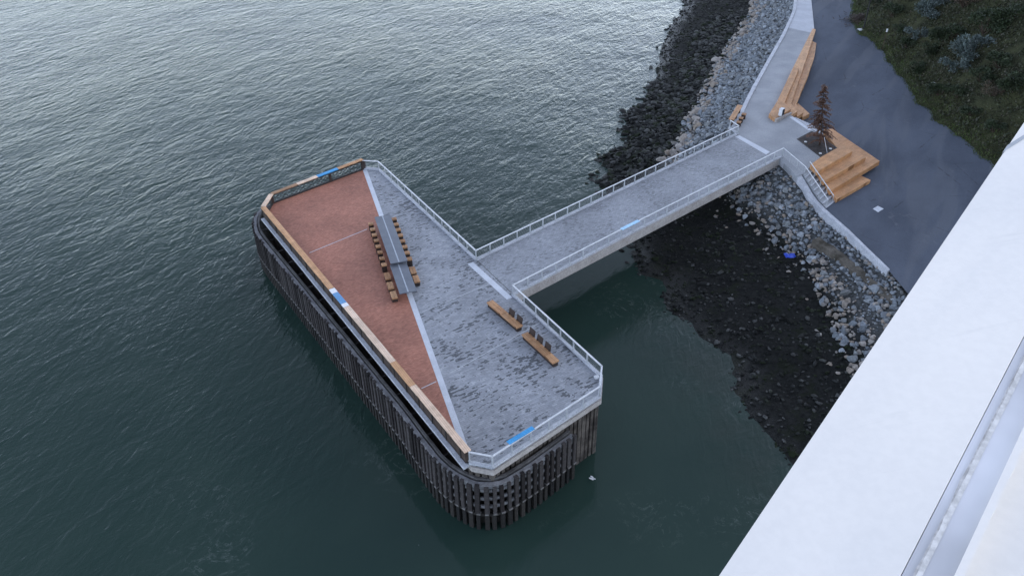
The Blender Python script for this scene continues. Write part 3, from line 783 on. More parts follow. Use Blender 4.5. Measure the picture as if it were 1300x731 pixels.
# isolated rocks in the shallows beside the bridge
for x, y, r in ((789, 318, .35), (795, 306, .3), (802, 313, .5), (808, 322, .55), (812, 316, .4), (795, 333, .3), (783, 305, .25), (820, 345, .4), (834, 60, .3), (826, 86, .55), (812, 133, .4), (800, 168, .3)):
    p = G(x, y, WATER+.05); weedR.add(np.array(p), r, (1.3, .9, .5))
# the larger pale boulders along the northern toe
for x, y, r in ((905, 105, .9), (915, 99, .7), (927, 70, .9), (911, 76, .9), (921, 92, .7), (925, 84, .9), (902, 102, .8), (882, 144, 1.3), (890, 147, .9), (896, 128, .9), (869, 178, 1.3), (850, 195, 1.0), (935, 51, .9), (945, 57, .6), (842, 203, .8), (862, 187, .9)):
    p = G(x, y, -3.2); tanR.add(np.array(p), r, (1.2, .8, .6))
for r_ in (ripN, tanR, weedR): r_.finish()

# old sea wall stub in the southern bank
wp = [G(x, y, -2.1) for x, y in ((1036, 303), (1054, 314), (1071, 327), (1086, 341), (1101, 354), (1118, 368), (1140, 386), (1175, 420))]
wp = resample(wp, .6); wn = normals2d(wp); tp = []
rows_ = [[], [], [], []]
for p, v in zip(wp, wn):
    j1, j2 = random.uniform(-.10, .10), random.uniform(-.12, .12)
    rows_[0].append(xy(p+v*.45, -4.2)); rows_[1].append(xy(p+v*(.42+j1), -2.12+j2*.6)); rows_[2].append(xy(p-v*(.38+j2), -2.02+j1*.6)); rows_[3].append(xy(p-v*.42, -4.2))
m_ = MB(); m_.grid(rows_+[rows_[0]]); m_.add([r[0] for r in rows_], [[0, 1, 2, 3]])
tag(m_.build('old_seawall', M['oldwall'], bevel=.04), 'low mossy brown remnant of concrete sea wall among the riprap', 'wall')

# ------------------------------------------------------------------ promenade, asphalt, stairs
prom_edge = [(1018, -150), (1013.5, -60), (1011, 0), (1009, 16), (995, 46), (973, 85), (953, 121), (945, 139), (932, 163)]
PE = [xy(G(*p, 0), 0) for p in prom_edge]
prest = [xy(G(*p, 0), 0) for p in ((937, 171), (992, 203), (1012, 224), (1019, 221), (1029, 211.6), (1042, 199), (1062.7, 188.5), (1031, 165), (1006, 148), (1004, 139), (996, 130), (1014, 87), (1031.5, 38), (1034, 40), (1030, 0), (1029, -60), (1032, -150))]
MB().prism(PE+prest, -1.6, 0).build('promenade', M['prom'])
struct(bpy.data.objects['promenade'])
lp_ = [xy(G(*p, 0), 0) for p in ((1018.4, -150), (1013.8, -60), (1011.5, 0), (1009.5, 17), (1001, 35.5), (1032.5, 42.5), (1034, 40), (1030, 0), (1029, -60), (1032, -150))]
struct(MB().sheet(lp_, .005).build('light_pavement', M['promlight'], fix=False))
# kerb along the riprap
def loft_wall(name, L_, R_, depth, m, gaps=False):
    m_ = MB()
    for i in range(len(L_)-1):
        a_, b_, c_, d_ = L_[i], L_[i+1], R_[i+1], R_[i]
        if gaps: a_, b_, c_, d_ = a_.lerp(b_, .006), b_.lerp(a_, .006), c_.lerp(d_, .006), d_.lerp(c_, .006)
        dz = Vector((0, 0, depth)); m_.add([a_, b_, c_, d_, a_-dz, b_-dz, c_-dz, d_-dz], [[0, 1, 2, 3], [7, 6, 5, 4], [0, 4, 5, 1], [1, 5, 6, 2], [2, 6, 7, 3], [3, 7, 4, 0]])
    return m_.build(name, M[m], bevel=.015)
KE = resample(PE, 4.6); kn = normals2d(KE)
s0 = -1 if kn[3].x > 0 else 1
kl = [xy(p+v*s0*.34, .13) for p, v in zip(KE, kn)]; kr = [xy(p-v*s0*.12, .13) for p, v in zip(KE, kn)]
tag(loft_wall('kerb_wall', kl, kr, 1.6, 'kerb', True), 'pale concrete kerb curving along the shore path above the grey riprap', 'kerb')
wl = [(991, 203, -.05), (1002, 213.5, -.05), (1012.5, 225.5, -.1), (1019.5, 236, -.45), (1026, 248.5, -.85), (1034, 257, -1.1), (1045, 268, -1.2), (1058, 279, -1.2), (1074, 292.5, -1.2), (1100, 317.5, -1.2), (1127, 343, -1.2)]
wr = [(996, 198.5, -.05), (1008, 210, -.05), (1019, 221.5, -.1), (1026, 233, -.45), (1033, 245, -.85), (1041, 254, -1.1), (1051, 264.5, -1.2), (1063, 275.5, -1.2), (1079, 289.5, -1.2), (1105, 315, -1.2), (1131.5, 340.5, -1.2)]
WL = [G(*p) for p in wl]; WR = [a_.lerp(b_, .62 if i > 4 else .8) for i, (a_, b_) in enumerate(zip(WL, [G(*p) for p in wr]))]
tag(loft_wall('kerb_wall', WL, WR, 1.4, 'kerb'), 'pale concrete retaining kerb descending beside the steps and along the asphalt', 'kerb')
# asphalt
AL = [(1032, -150, -.01), (1029, -60, -.01), (1030, 0, -.01), (1033, 36, -.30), (1028, 60, -.62), (1016, 95, -.98), (1003, 130, -1.25), (1000, 170, -1.3), (1028, 240, -1.3), (1046, 268, -1.3), (1073, 291, -1.3), (1100, 316, -1.3), (1127, 342, -1.3), (1180, 404, -1.35), (1290, 520, -1.35)]
AR = [(1085, -150, .0), (1080, -60, .0), (1084, 0, -.0), (1089, 36, -.25), (1118, 60, -.55), (1150, 103, -.95), (1190, 150, -1.2), (1225, 178, -1.3), (1263, 208, -1.3), (1300, 235, -1.3), (1360, 280, -1.3), (1420, 330, -1.3), (1500, 390, -1.3), (1600, 470, -1.3), (1750, 600, -1.3)]
AA = np.array([[list(G(*l)), list(G(*r))] for l, r in zip(AL, AR)])
AA = densify(catmull(AA, 6), [24], 1)
struct(MB().grid([[Vector(p) for p in r] for r in AA]).build('asphalt', M['asphalt'], smooth=True))
p = [G(*q_, -1.285) for q_ in ((1108, 265), (1114.5, 261.3), (1121.8, 265), (1114.8, 269.3))]
tag(MB().prism(p, -1.33, -1.288).build('utility_cover', M['strip']), 'pale square utility cover set in the dark asphalt', 'utility cover')

# eastern timber terrace
def terrace_thing(name, label, tiers, mats):
    o = thing(name, xy(G(*tiers[-1][0][0], tiers[-1][1]), -1.35), label, 'seating terrace', 'timber seating terraces by the shore path')
    for (pts, z_, depth), m in zip(tiers, mats):
        q_ = MB().prism([xy(G(*p, z_), z_) for p in pts], z_-depth, z_).build('tier', M[m], o, bevel=.02)
    return o
ang_e = dirang(G(1053.8, 242.7, -.45), G(1117, 204.5, -.45)); ang_n = dirang(G(996, 130, .4), G(1014, 87, .4))
M['wood_e'] = m_wood('terrace_timber_east', (.46, .225, .095), (.66, .37, .18), ang_e, .15)
M['wood_n'] = m_wood('terrace_timber_north', (.46, .24, .11), (.66, .385, .20), ang_n, .15)
te = terrace_thing('timber_terrace', 'stepped orange timber terrace beside the tree pit and the concrete steps', [
    ([(1029, 209), (1042, 199.5), (1063.5, 187.5), (1071, 184), (1082.3, 192), (1037.8, 217.8)], .45, .5),
    ([(1034, 214), (1064, 190), (1046, 166), (1056, 170.5), (1099.2, 200), (1045.8, 230.3)], .0, .5),
    ([(1042, 224), (1064, 190), (1046, 164), (1056.5, 163.6), (1117, 204.5), (1053.8, 242.7)], -.45, .5),
    ([(1050, 238), (1075, 215), (1105.5, 228.5), (1061.8, 253.4)], -.9, .5)], ['wood_e']*4)
tn_ = terrace_thing('timber_terrace', 'long tapering orange timber terrace with a grey plaque box at its end', [
    ([(1007, 85.5), (1014.6, 87.5), (996, 130.5), (1004, 139), (984, 150.7), (976.3, 145), (987, 128)], .45, .47),
    ([(1031.8, 36.2), (1035.7, 37.7), (1028.3, 61), (1004.4, 131.5), (1012.5, 141.5), (1005, 146.5), (990, 140), (1007, 85.5)], .03, .5),
    ([(1030, 52), (1036.6, 55), (1034, 72), (1026, 96), (1010.8, 132.5), (1020, 143), (1012.5, 148), (998, 138), (1022, 80)], -.36, .5),
    ([(1013, 131), (1028, 144.5), (1019, 149), (1006, 140)], -.78, .5)], ['wood_n']*4)
# plaque box and its masonry plinth
pb = G(991.5, 146.5, .45)
o = thing('plaque_box', xy(pb, .45), 'small grey metal box with dark plaque standing on the timber terrace end', 'plaque box')
dd = (G(1004, 139, .45)-G(984, 150.7, .45)).normalized(); nn_ = Vector((dd.y, -dd.x, 0))
MB().box(xy(pb, .88)+nn_*-.0, dd*.30, nn_*.22, (0, 0, .43)).build('box', M['rail'], o, bevel=.02)
MB().box(xy(pb, .88)+(nn_ if nn_.y < 0 else -nn_)*.225, dd*.26, nn_*.012, (0, 0, .38)).build('plaque', M['black'], o)
m_ = MB(); a_ = xy(G(984.5, 151.5, .42), 0); b_ = xy(G(1004, 140.5, .42), 0); dd = (b_-a_).normalized(); L = (b_-a_).length; nn_ = Vector((dd.y, -dd.x, 0))
for i in range(6): m_.box(xy(a_+dd*(L*(i+.5)/6)+nn_*.06, .22-.02*i), dd*(L/12-.015), nn_*.14, (0, 0, .21-.02*i))
tag(m_.build('stone_plinth', M['fascia'], bevel=.015), 'row of grey stone blocks along the end of the tapering timber terrace', 'plinth')

# flights of steps
def flight(label, L0, L1, R0, R1, n_, group='flights of concrete steps', nose='kerb'):
    o = thing('steps', xy(L1, -1.3), label, 'steps', group)
    for k in range(n_):
        a_, b_ = L0.lerp(L1, k/n_), L0.lerp(L1, (k+1)/n_); c_, d_ = R0.lerp(R1, (k+1)/n_), R0.lerp(R1, k/n_)
        z_ = L0.z+(L1.z-L0.z)*(k+.6)/n_
        MB().prism([a_, b_, c_, d_], -1.4, z_).build('step', M['prom'], o)
        e0, e1 = b_.lerp(a_, .28), c_.lerp(d_, .28)
        MB().prism([xy(e0, 0), xy(b_.lerp(a_, -.02), 0), xy(c_.lerp(d_, -.02), 0), xy(e1, 0)], z_-.02, z_+.006).build('nosing', M[nose], o)
    return o
fl = flight('concrete steps with pale nosings between the kerb wall and the timber terrace', G(1019.5, 221, 0), G(1048.5, 265, -1.3), G(1029, 211.6, 0), G(1062, 254.5, -1.3), 8)
ta, tb = xy(G(1006.5, 148.2, 0), 0), xy(G(1031, 165, 0), 0); td = (tb-ta).normalized(); te_ = Vector((-td.y, td.x, 0))
if te_.x < 0: te_ = -te_
flight('concrete steps with pale nosings between the tapering terrace and the tree pit', ta, xy(ta+te_*2.6, -1.28), tb, xy(tb+te_*2.6, -1.28), 7)
struct(MB().sheet([ta-te_*.5, tb-te_*.5, tb, ta], .007).build('step_head_strip', M['strip'], fix=False))
# rail beside the steps
def stair_rail(label, pts, top=.95, infill=True):
    o = thing('handrail', pts[0], label, 'handrail', 'handrails at the steps')
    m_ = MB()
    for a_, b_ in zip(pts, pts[1:]): m_.tube([a_+Z*top, b_+Z*top], .045, 8)
    m_.build('top_rail', M['rail'], o)
    if infill:
        m_ = MB()
        for a_, b_ in zip(pts, pts[1:]):
            for z_ in (.12, .25, .38, .51, .64, .77): m_.beam(a_+Z*z_, b_+Z*z_, .015, .015)
        m_.build('cable_infill', M['railpost'], o)
    for a_, b_ in zip(pts, pts[1:]):
        k = max(1, round((b_-a_).length/1.5))
        for i in range(k): p = a_.lerp(b_, i/k); MB().tube([p, p+Z*top], .03, 6).build('post', M['railpost'], o)
    p = pts[-1]; MB().tube([p, p+Z*top], .03, 6).build('post', M['railpost'], o)
sr0 = xy(G(995.5, 188, 1), 0); 
stair_rail('pale handrail running down beside the steps on the kerb wall', [sr0, xy(G(1022.7, 211.6, .95), 0), xy(G(1049, 263.5, -1.2), -1.28)])
stair_rail('pale handrail down the middle of the concrete steps', [xy(G(1026, 215, 0), 0), xy(G(1056, 258.5, -1.3), -1.3)], .9, False)

# tree pit
o = thing('tree_pit', xy(G(1038, 183, 0), 0), 'dark square tree pit with three small round lights in the paving', 'tree pit')
pit = [(1012, 177), (1030.7, 167), (1062.7, 188.5), (1042, 199.5)]
PP = [xy(G(*p, 0), 0) for p in pit]
MB().prism(offset_poly(PP, -.08), -.1, .012).build('soil', M['soil'], o)
m_ = MB(); 
for a_, b_ in zip(PP, PP[1:]+PP[:1]): m_.beam(xy(a_, .01), xy(b_, .01), .10, .06)
m_.build('edging', M['steel'], o)
for x, y in ((1022.7, 180.5), (1054.3, 189.2), (1041.4, 195.2)):
    p = xy(G(x, y, 0), .012); MB().tube([p, p+Z*.05], .16, 12).build('ground_light', M['litter'], o)

# shore counter with three stools (by the footbridge landing)
c0, c1_ = xy(G(928.5, 152, .9), 0), xy(G(939.5, 134, .9), 0); d = (c1_-c0).normalized(); s_ = Vector((d.y, -d.x, 0)); L = (c1_-c0).length
if s_.x < 0: s_ = -s_
o = thing('counter', (c0+c1_)/2, 'timber-topped lookout counter facing the riprap by the footbridge landing', 'counter')
t = MB()
for s in (-1, 1): t.box(xy((c0+c1_)/2+s_*.16*s, .90), d*(L/2), s_*.15, (0, 0, .05))
t.build('counter_top', M['seat'], o, bevel=.01)
for k in (-.4, 0, .4): MB().box(xy((c0+c1_)/2+d*L*k, .42), d*.05, s_*.22, (0, 0, .42)).build('leg', M['bronze'], o)
sx = None
for i, (x, y) in enumerate(((944.5, 144.5), (941, 149.5), (938.3, 154.5))):
    p = xy(G(x, y, .6), 0); q_ = thing('square_stool', p, f'{["farthest", "middle", "nearest"][i]} of the three dark-sided stools at the shore counter', 'stool', 'stools at the shore counter')
    t = MB()
    for s in (-1, 1): t.box(xy(p+s_*.13*s, .56), d*.27, s_*.12, (0, 0, .05))
    t.build('seat', M['seat'], q_, bevel=.01); MB().box(xy(p, .26), d*.25, s_*.23, (0, 0, .25)).build('pedestal', M['bronze'], q_)

# ------------------------------------------------------------------ dead conifer
tb0 = xy(G(1040.5, 185, 0), 0); ttop = G(1047, 106, 6.9)
o = thing('conifer_tree', tb0, 'small brown dried conifer standing in the dark tree pit', 'tree')
def tpt(t): return tb0.lerp(ttop, t)+Vector((.06*math.sin(t*7), .05*math.sin(t*5+1), 0))
MB().tube([tpt(i/12) for i in range(13)], .11, 8, .015).build('trunk', M['trunk'], o)
br = MB(); nd = MB(); rs = random.Random(3)
for i in range(120):
    t = .10+.88*(i/120)**.95; Rr = (1-t)**.75*1.95*rs.uniform(.55, 1.15)+.15; a_ = rs.random()*math.tau
    if rs.random() < .1: Rr *= 1.3
    b0 = tpt(t); dirn = Vector((math.cos(a_), math.sin(a_), 0)); rise = rs.uniform(-.05, .25)
    pts = [b0+dirn*Rr*k/5+Z*(rise*Rr*(k/5)-.35*Rr*(k/5)**2) for k in range(6)]
    br.tube(pts, .022, 4, .006)
    for k in range(int(16+Rr*36)):
        u = rs.uniform(.15, 1); j = min(4, int(u*5)); p = pts[j].lerp(pts[j+1], u*5-j)
        sa = a_+rs.choice((-1, 1))*rs.uniform(.5, 1.3); ln = rs.uniform(.12, .32)*(1.1-u*.5)
        e_ = Vector((math.cos(sa), math.sin(sa), rs.uniform(-.7, .15)))*ln; w_ = Vector((-math.sin(sa), math.cos(sa), rs.uniform(-.5, .5)))*.04
        nd.add([p-w_, p+w_, p+e_+w_*.3, p+e_-w_*.3], [[0, 1, 2, 3]])
br.build('branches', M['trunk'], o); nd.build('foliage', M['needles'], o, fix=False)
sk = MB().tube([G(1050.2, 194.5, 0), G(1046.5, 174.5, 1.9)], .03, 6)
tag(sk.build('tree_stake', M['rail']), 'thin pale stake leaning against the brown conifer', 'stake')

# ------------------------------------------------------------------ hillside
HE = AA[:, -1, :]; HR = []
hn = normals2d([Vector(p) for p in HE])
if hn[30].x < 0: hn = [-v for v in hn]
prof = [(-.6, -.06), (0, .02), (1.2, .5), (3, 1.7), (6, 4.2), (12, 9), (22, 16), (40, 24), (80, 34), (260, 48)]
hrows = []
nref = Vector((.85, .53, 0)).normalized()
for p, v in zip(HE, hn):
    v = (v*.4+nref*.6).normalized()
    hrows.append([[p[0]+v.x*d_, p[1]+v.y*d_, p[2]+z_] for d_, z_ in prof])
HT = densify(np.array(hrows), [1, 2, 3, 5, 8, 10, 8, 6, 6], 1)
HT = densify(HT, [3]*(HT.shape[0]-1), 0)
for i in range(HT.shape[0]):
    x, y, z_ = HT[i, 1]; k_ = noise.fractal(Vector((x*.35, y*.35, 8)), 1, 2, 4)*.9-.15
    for j in range(0, 4): HT[i, j, 0] += k_*nref.x*(1-j/5); HT[i, j, 1] += k_*nref.y*(1-j/5)
for i in range(HT.shape[0]):
    for j in range(4, HT.shape[1]):
        x, y, z_ = HT[i, j]; HT[i, j, 2] += (noise.fractal(Vector((x*.12, y*.12, 1)), 1, 2, 4)*1.1+noise.noise(Vector((x*.6, y*.6, 4)))*.18)*min(1, (j-3)/8)
struct(MB().grid([[Vector(p) for p in r] for r in HT]).build('hillside', M['hill'], smooth=True))
def quads(name, C_, N_, W_, H_, mat, loc=None):
    """leaf-shaped quads: centres, up vectors, widths, lengths"""
    n_ = len(C_); a_ = np.cross(N_, RNG.normal(size=(n_, 3))); a_ /= np.linalg.norm(a_, axis=1)[:, None]+1e-9
    b_ = N_/(np.linalg.norm(N_, axis=1)[:, None]+1e-9)
    V = np.empty((n_, 4, 3)); w_ = W_[:, None]/2; h_ = H_[:, None]
    V[:, 0] = C_-a_*w_*.5; V[:, 1] = C_+b_*h_*.5+a_*w_; V[:, 2] = C_+b_*h_; V[:, 3] = C_+b_*h_*.45-a_*w_
    return V.reshape(-1, 3), np.arange(n_*4).reshape(-1, 4)
def hsurf(i, j):
    i0, j0 = i.astype(int), j.astype(int); a_, b_ = (i-i0)[:, None], (j-j0)[:, None]
    i1 = np.minimum(i0+1, HT.shape[0]-1); j1 = np.minimum(j0+1, HT.shape[1]-1)
    return (HT[i0, j0]*(1-a_)+HT[i1, j0]*a_)*(1-b_)+(HT[i0, j1]*(1-a_)+HT[i1, j1]*a_)*b_
def in_view(P, m=60):
    v = P-np.array(CAM); w_ = v@np.array(fw); x = 650+F*(v@np.array(rt2))/w_; y = 365.5-F*(v@np.array(up2))/w_
    return (w_ > 1) & (x > -m) & (x < 1300+m) & (y > -m) & (y < 731+m) & (x < 915+.6684*(731-y)+80)
hA = np.linalg.norm(np.cross(HT[1:, :-1]-HT[:-1, :-1], HT[:-1, 1:]-HT[:-1, :-1]), axis=2)
def hscatter(j0, j1, n_):
    pr = hA[:, j0:j1].ravel(); cc = HT[:-1, j0:j1].reshape(-1, 3); pr = pr*in_view(cc, 120); pr /= pr.sum()
    k = RNG.choice(len(pr), n_, p=pr); i = k//(j1-j0)+RNG.random(n_); j = k % (j1-j0)+j0+RNG.random(n_)
    return hsurf(i, j), i, j
C_, _, _ = hscatter(2, 40, 60000)
# clumpy cover: thin out by noise, lift by noise
nz = np.array([noise.fractal(Vector((p[0]*.35, p[1]*.35, 2)), 1, 2, 3) for p in C_]); keep = nz > -.45+RNG.random(len(nz))*.3; C_ = C_[keep]; nz = nz[keep]
C_[:, 2] += RNG.random(len(C_))*np.clip(.15+nz*.9, .05, 1.1)
N_ = RNG.normal(size=C_.shape)*.8+np.array([-.2, -.3, .8]); V, Fc = quads('g', C_, N_, RNG.uniform(.1, .24, len(C_)), RNG.uniform(.16, .42, len(C_)), None)
tag(np_mesh('ground_cover', V, Fc, M['ivy'], V.mean(0)), 'dense dark green scrub covering the hillside beyond the asphalt', 'ground cover', None, 'stuff')
C_, _, j = hscatter(0, 6, 26000); keep = RNG.random(len(C_)) < np.clip(1.1-(j/5.5), .1, 1); C_ = C_[keep]
N_ = RNG.normal(size=C_.shape)*.45+np.array([0, 0, 1.]); V, Fc = quads('g', C_, N_, RNG.uniform(.04, .10, len(C_)), RNG.uniform(.14, .40, len(C_)), None)
tag(np_mesh('verge_grass', V, Fc, M['grass'], V.mean(0)), 'rough green grass verge between the asphalt and the scrubby hillside', 'grass', None, 'stuff')
# shrubs
def make_shrub(mat, seed, nl=1500, lw=.16):
    rs = np.random.default_rng(seed); r_ = random.Random(seed)
    o = thing('shrub', (0, 0, 0), '', 'shrub'); P = []; st_ = MB()
    for k in range(9):
        a_ = r_.random()*math.tau; rr = r_.uniform(.15, .75); c_ = np.array([math.cos(a_)*rr, math.sin(a_)*rr, r_.uniform(.35, .95)])
        m = int(nl/9); q_ = rs.normal(size=(m, 3)); q_ /= np.linalg.norm(q_, axis=1)[:, None]; q_ *= (rs.random(m)**.4)[:, None]*r_.uniform(.22, .42)
        P.append(q_*np.array([1, 1, .8])+c_); st_.tube([(0, 0, 0), tuple(c_*.5+np.array([0, 0, -.05])), tuple(c_)], .035, 5, .01)
    P = np.concatenate(P); N_ = P-np.array([0, 0, .3])+rs.normal(size=P.shape)*.5
    V, Fc = quads('s', P, N_, rs.uniform(.5, 1, len(P))*lw*.5, rs.uniform(.6, 1.2, len(P))*lw, None)
    f_ = np_mesh('foliage', V, Fc, M[mat], (0, 0, 0)); f_.parent = o; st_.build('stem', M['trunk'], o)
    return o
SH = {'leafsilver': make_shrub('leafsilver', 11), 'leafdark': make_shrub('leafdark', 12, 1700), 'leafbrown': make_shrub('leafbrown', 13, 1100, .13)}
first = {k: True for k in SH}
def hill_point(px, py):     # where the sight line meets the hillside mesh
    d_ = ray(px, py).normalized(); best = None
    H = HT[:, :].reshape(-1, 3); v = H-np.array(CAM); t = v@np.array(d_); dist = np.linalg.norm(v-t[:, None]*np.array(d_), axis=1)
    k = int(np.argmin(dist)); return Vector(H[k])
def put_shrub(kind, px, py, s, label, group=None, sz=1.):
    p = hill_point(px, py); r_ = SH[kind]
    if first[kind]: first[kind] = False; o = r_
    else: o = copy_tree(r_)
    o.location = p-Vector((0, 0, .15)); o.rotation_euler = (0, 0, random.random()*6.28); o.scale = (s, s, s*sz); o['label'] = label
    if group: o['group'] = group
    elif 'group' in o: del o['group']
put_shrub('leafsilver', 1228, 78, 2.7, 'large silvery shrub standing alone midway up the dark slope')
put_shrub('leafsilver', 1212, 92, 1.8, 'smaller silvery shrub just below the large one on the slope')
put_shrub('leafsilver', 1180, 22, 2.6, 'silvery shrub near the top edge above the thin marker post')
put_shrub('leafsilver', 1166, 48, 1.7, 'low silvery shrub on the slope nearest the thin marker post')
put_shrub('leafbrown', 1222, 12, 2.6, 'pale brown dry shrub at the top edge of the slope')
put_shrub('leafbrown', 1262, 120, 1.5, 'small dry brown shrub low on the right of the slope')
for x, y, s in ((1135, 20, 2.0), (1150, 60, 1.6), (1110, 8, 1.6), (1205, 50, 2.4), (1250, 40, 2.8), (1285, 25, 2.6), (1270, 85, 2.2), (1195, 120, 1.6), (1230, 150, 1.5), (1262, 165, 1.4), (1290, 110, 2.0), (1245, 105, 1.8), (1165, 90, 1.4), (1180, 68, 1.6), (1140, 40, 1.3), (1215, 125, 1.5)):
    put_shrub('leafdark', x, y, s, 'dark green shrub merging into the scrub of the slope', 'dark shrubs on the hillside', random.uniform(.7, 1.1))
# litter
for x, y, lab in ((1180, 113, 'scrap of white litter on the grassy lower slope'), (1233, 148, 'scrap of white litter farther right on the dark slope')):
    p = hill_point(x, y)+Vector((0, 0, .45)); m_ = MB(); m_.grid([[p+Vector((i*.14+random.uniform(-.04, .04), j*.12, random.uniform(-.06, .1))) for j in range(4)] for i in range(4)])
    tag(m_.build('litter', M['litter'], smooth=False), lab, 'litter')
# lamp post, marker post, brush pile
p = G(1096, 38.5, -.2)
o = thing('lamp_post', p, 'tall slender black lamp post on a pale footing at the edge of the scrub', 'lamp post')
MB().tube([p, p+Z*.3, p+Z*8], .13, 8, .09).build('pole', M['black'], o); MB().box(p+Z*.06, (.75, .05, 0), (-.03, .45, 0), (0, 0, .09)).build('footing', M['promlight'], o, bevel=.03)
m_ = MB(); m_.beam(p+Z*7.95, p+Z*8.05+Vector((-1.3, -.4, 0)), .08, .08); m_.box(p+Z*8.02+Vector((-1.6, -.5, 0)), (.4, .12, 0), (-.05, .15, 0), (0, 0, .06)); m_.build('lamp_head', M['black'], o)
p = G(1120, 63, -.55); o = thing('marker_post', p, 'thin dark post with a small white head at the foot of the slope', 'post')
MB().tube([p, p+Z*2.6], .05, 6).build('pole', M['trunk'], o); MB().box(p+Z*2.75, (.10, 0, 0), (0, .08, 0), (0, 0, .22)).build('head', M['litter'], o, bevel=.03)
p = G(1091, 27, -.1); m_ = MB(); rs = random.Random(5)
for i in range(420):
    a_ = rs.random()*math.tau; r_ = abs(rs.gauss(0, 1.0)); q_ = p+Vector((math.cos(a_)*r_*1.3, math.sin(a_)*r_*1.6, max(.03, 1.0*math.exp(-r_*r_*.8)*rs.uniform(.2, 1))))
    e_ = Vector((rs.gauss(0, 1), rs.gauss(0, 1), rs.gauss(0, .35))).normalized()*rs.uniform(.3, .8); m_.beam(q_, q_+e_, .05, .04)
tag(m_.build('brush_pile', M['twigs']), 'dark heap of cut brush on the asphalt beside the lamp post', 'brush pile')
# blue debris on the beach
p = G(1002.5, 325.5, -3.1); m_ = MB()
m_.grid([[p+Vector(((i-2)*.24+random.uniform(-.05, .05), (j-2)*.16+random.uniform(-.04, .04), random.uniform(0, .25))) for j in range(5)] for i in range(5)])
o = m_.build('tarp_scrap', M['tarp'], smooth=False); so = o.modifiers.new('thick', 'SOLIDIFY'); so.thickness = .02
tag(o, 'crumpled bright blue scrap lying on the dark rocks of the beach', 'debris')

# floating gull
p = G(752, 608, WATER); m_ = MB(); rings = []
prof_ = [(-.30, .05, .015), (-.22, .07, .05), (-.10, .07, .10), (.02, .07, .115), (.12, .09, .10), (.18, .15, .06), (.21, .22, .055), (.25, .25, .05), (.30, .23, .02), (.35, .22, .008)]
dv = Vector((.8, -.6, 0)); sv = Vector((.6, .8, 0))
for x, z_, r_ in [(a_*.75, b_*.75, c_*.75) for a_, b_, c_ in prof_]: rings.append([p+dv*x+Z*z_+sv*(r_*math.cos(t*math.tau/10))+Z*(r_*.85*math.sin(t*math.tau/10)) for t in range(11)])
m_.grid(rings)
o = thing('gull', p, 'white gull resting on the dark water off the near pier corner', 'bird')
m_.build('body', M['bird'], o, smooth=True)
for s in (-1, 1):
    w_ = MB(); w_.grid([[p+(dv*(.10-.40*u)+sv*s*(.10+.10*math.sin(u*2.6)*v_)+Z*(.14+.03*v_))*.75 for v_ in (0, .5, 1)] for u in (0, .25, .5, .75, 1)]); q_ = w_.build('wing', M['bird'], o); so = q_.modifiers.new('t', 'SOLIDIFY'); so.thickness = .02

# ------------------------------------------------------------------ the white bridge parapet beside the camera
def camray(px, py): return ray(px, py)
VP = camray(1890, -720).normalized()
def on(px, py, z_):
    return G(px, py, z_)
zb = 36.9
def edge_pt(px, z_=zb): return on(px, 731, z_)
hx = Vector((VP.y, -VP.x, 0)).normalized()                   # horizontal across direction
T0, T1 = -1.6, 7.0
def slabstrip(x0, x1, dz0, dz1, th=.02, z0=zb):
    a_ = edge_pt(x0)+Z*dz0; b_ = edge_pt(x1)
    return a_, b_+Z*dz1
E1 = edge_pt(912)
def atx(px):                 # across-offset of a bottom-edge pixel measured from the outer edge, in the cap's plane
    nrm = VP.cross(hx).normalized(); d_ = camray(px, 731); t = (E1-CAM).dot(nrm)/d_.dot(nrm); return (CAM+d_*t-E1)
def hof(px):
    v = atx(px); nrm = VP.cross(hx).normalized(); side_ = nrm.cross(VP).normalized()
    if side_.dot(hx) < 0: side_ = -side_
    return v.dot(side_)
nrm = VP.cross(hx).normalized()
if nrm.z < 0: nrm = -nrm
side_ = VP.cross(nrm).normalized()
if side_.dot(hx) < 0: side_ = -side_
par = thing('bridge_parapet', E1, 'broad white painted steel parapet of the high bridge in the near corner', 'parapet')
def lng(x0, x1, h0, h1, jag0=0, jag1=0, step=.05, seed=1, t0=T0, t1=T1):
    """a long strip on the parapet between across-offsets x0..x1, top at h1, bottom at h0"""
    m_ = MB(); k = int((t1-t0)/step); rws = [[], [], [], []]
    for i in range(k+1):
        t = t0+(t1-t0)*i/k; c_ = E1+VP*t
        a0 = x0+jag0*(noise.noise(Vector((t*14, seed, 0)))+.6*noise.noise(Vector((t*45, seed, 2)))); a1 = x1+jag1*(noise.noise(Vector((t*14, seed, 5)))+.6*noise.noise(Vector((t*45, seed, 7))))
        rws[0].append(c_+side_*a0+nrm*h0); rws[1].append(c_+side_*a0+nrm*h1); rws[2].append(c_+side_*a1+nrm*h1); rws[3].append(c_+side_*a1+nrm*h0)
    m_.grid(rws+[rws[0]]); m_.add([r[0] for r in rws], [[0, 1, 2, 3]]); m_.add([r[-1] for r in rws], [[3, 2, 1, 0]]); return m_
g0, g1 = hof(1143), hof(1161); w0, w1 = hof(1212), hof(1224)
cap_ = lng(0, g0, -.5, 0, step=.5); cap_.build('outer_box', M['white'], par, bevel=.0015)
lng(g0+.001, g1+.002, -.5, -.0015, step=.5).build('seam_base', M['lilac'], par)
lng(g1-.002, g1+.0025, -.02, .002, .0022, .002, .006, 3, -.5, 4).build('seam_dark_line', M['seamdark'], par)  # thin ragged strip along the seam, darker than the paint
lng(g1+.001, g1+.009, -.02, .003, .0014, .0004, .006, 4, -.5, 4).build('sealant', M['seam'], par, bevel=0)
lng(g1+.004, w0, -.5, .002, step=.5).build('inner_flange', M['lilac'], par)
lng(w0-.001, w1, -.5, .012, 0, .0035, .02, 6, -.5, 4).build('paint_ridge', M['white'], par)
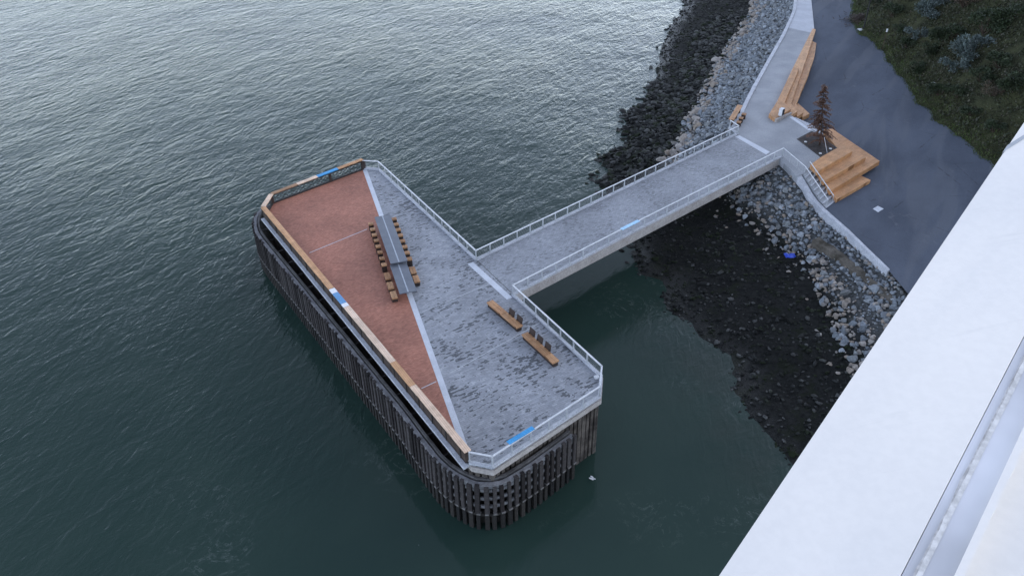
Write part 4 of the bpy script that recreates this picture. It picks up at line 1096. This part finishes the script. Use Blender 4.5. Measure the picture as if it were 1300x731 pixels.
lng(w1-.004, w1+.55, -.55, -.03, step=.5).build('inner_plate', M['white'], par, bevel=.004)
# grey butt joint across the outer box
def hit(px, py):
    d_ = camray(px, py); t = (E1-CAM).dot(nrm)/d_.dot(nrm); return CAM+d_*t-E1
j_ = hit(1276, 192); tj = j_.dot(VP)
m_ = MB(); c_ = E1+VP*tj; k0 = hit(1300, 177).dot(VP)-tj; kk = hit(1300, 177).dot(side_)-j_.dot(side_)
sk_ = k0/max(kk, .01)
m_.add([c_+side_*x+VP*(y+sk_*x)+nrm*h_ for h_ in (.0015, -.01) for x, y in ((-.002, 0), (g0-.002, 0), (g0-.002, .035), (-.002, .035))], [[0, 1, 2, 3], [7, 6, 5, 4], [0, 4, 5, 1], [1, 5, 6, 2], [2, 6, 7, 3], [3, 7, 4, 0]])
m_.build('butt_joint', M['railpost'], par)

# the high bridge the camera stands on, to the right of its parapet
hb = thing('high_bridge', E1, 'high road bridge carrying the white parapet in the near corner', 'bridge')
def hb_slab(x0, x1, h0, h1, t0=-40, t1=130): return lng(x0, x1, h0, h1, step=8, t0=t0, t1=t1)
hb_slab(.25, 22, -1.5, -1.15).build('deck', M['promlight'], hb)
for x0 in (2.5, 17.5): hb_slab(x0, x0+1.2, -4.2, -1.51).build('girder', M['fascia'], hb)

# ------------------------------------------------------------------ light
AZ, EL = R(68), R(12)
w = bpy.data.worlds.new('World'); S.world = w; w.use_nodes = True; nt = w.node_tree
sky = nt.nodes.new('ShaderNodeTexSky'); sky.sky_type = 'NISHITA'; sky.sun_disc = False; sky.sun_elevation = EL; sky.sun_rotation = AZ
sky.air_density = .55; sky.dust_density = .35; sky.ozone_density = 3; sky.altitude = 0
bg = nt.nodes['Background']; hs = nt.nodes.new('ShaderNodeHueSaturation'); hs.inputs['Saturation'].default_value = .47; nt.links.new(sky.outputs[0], hs.inputs['Color']); nt.links.new(hs.outputs[0], bg.inputs[0]); bg.inputs[1].default_value = .15
sl = bpy.data.lights.new('sun', 'SUN'); sl.energy = .2; sl.angle = R(30); sl.color = (1, .9, .8)
so = bpy.data.objects.new('sun', sl); COL.objects.link(so)
sd_ = Vector((math.sin(AZ)*math.cos(EL), math.cos(AZ)*math.cos(EL), math.sin(EL)))
so.rotation_euler = sd_.to_track_quat('Z', 'Y').to_euler(); so.location = (60, 200, 60)
S.view_settings.view_transform = 'Standard'; S.view_settings.look = 'None'; S.view_settings.gamma = 1; S.view_settings.exposure = 2.15
S.view_settings.use_curve_mapping = False
S.render.engine = 'CYCLES'
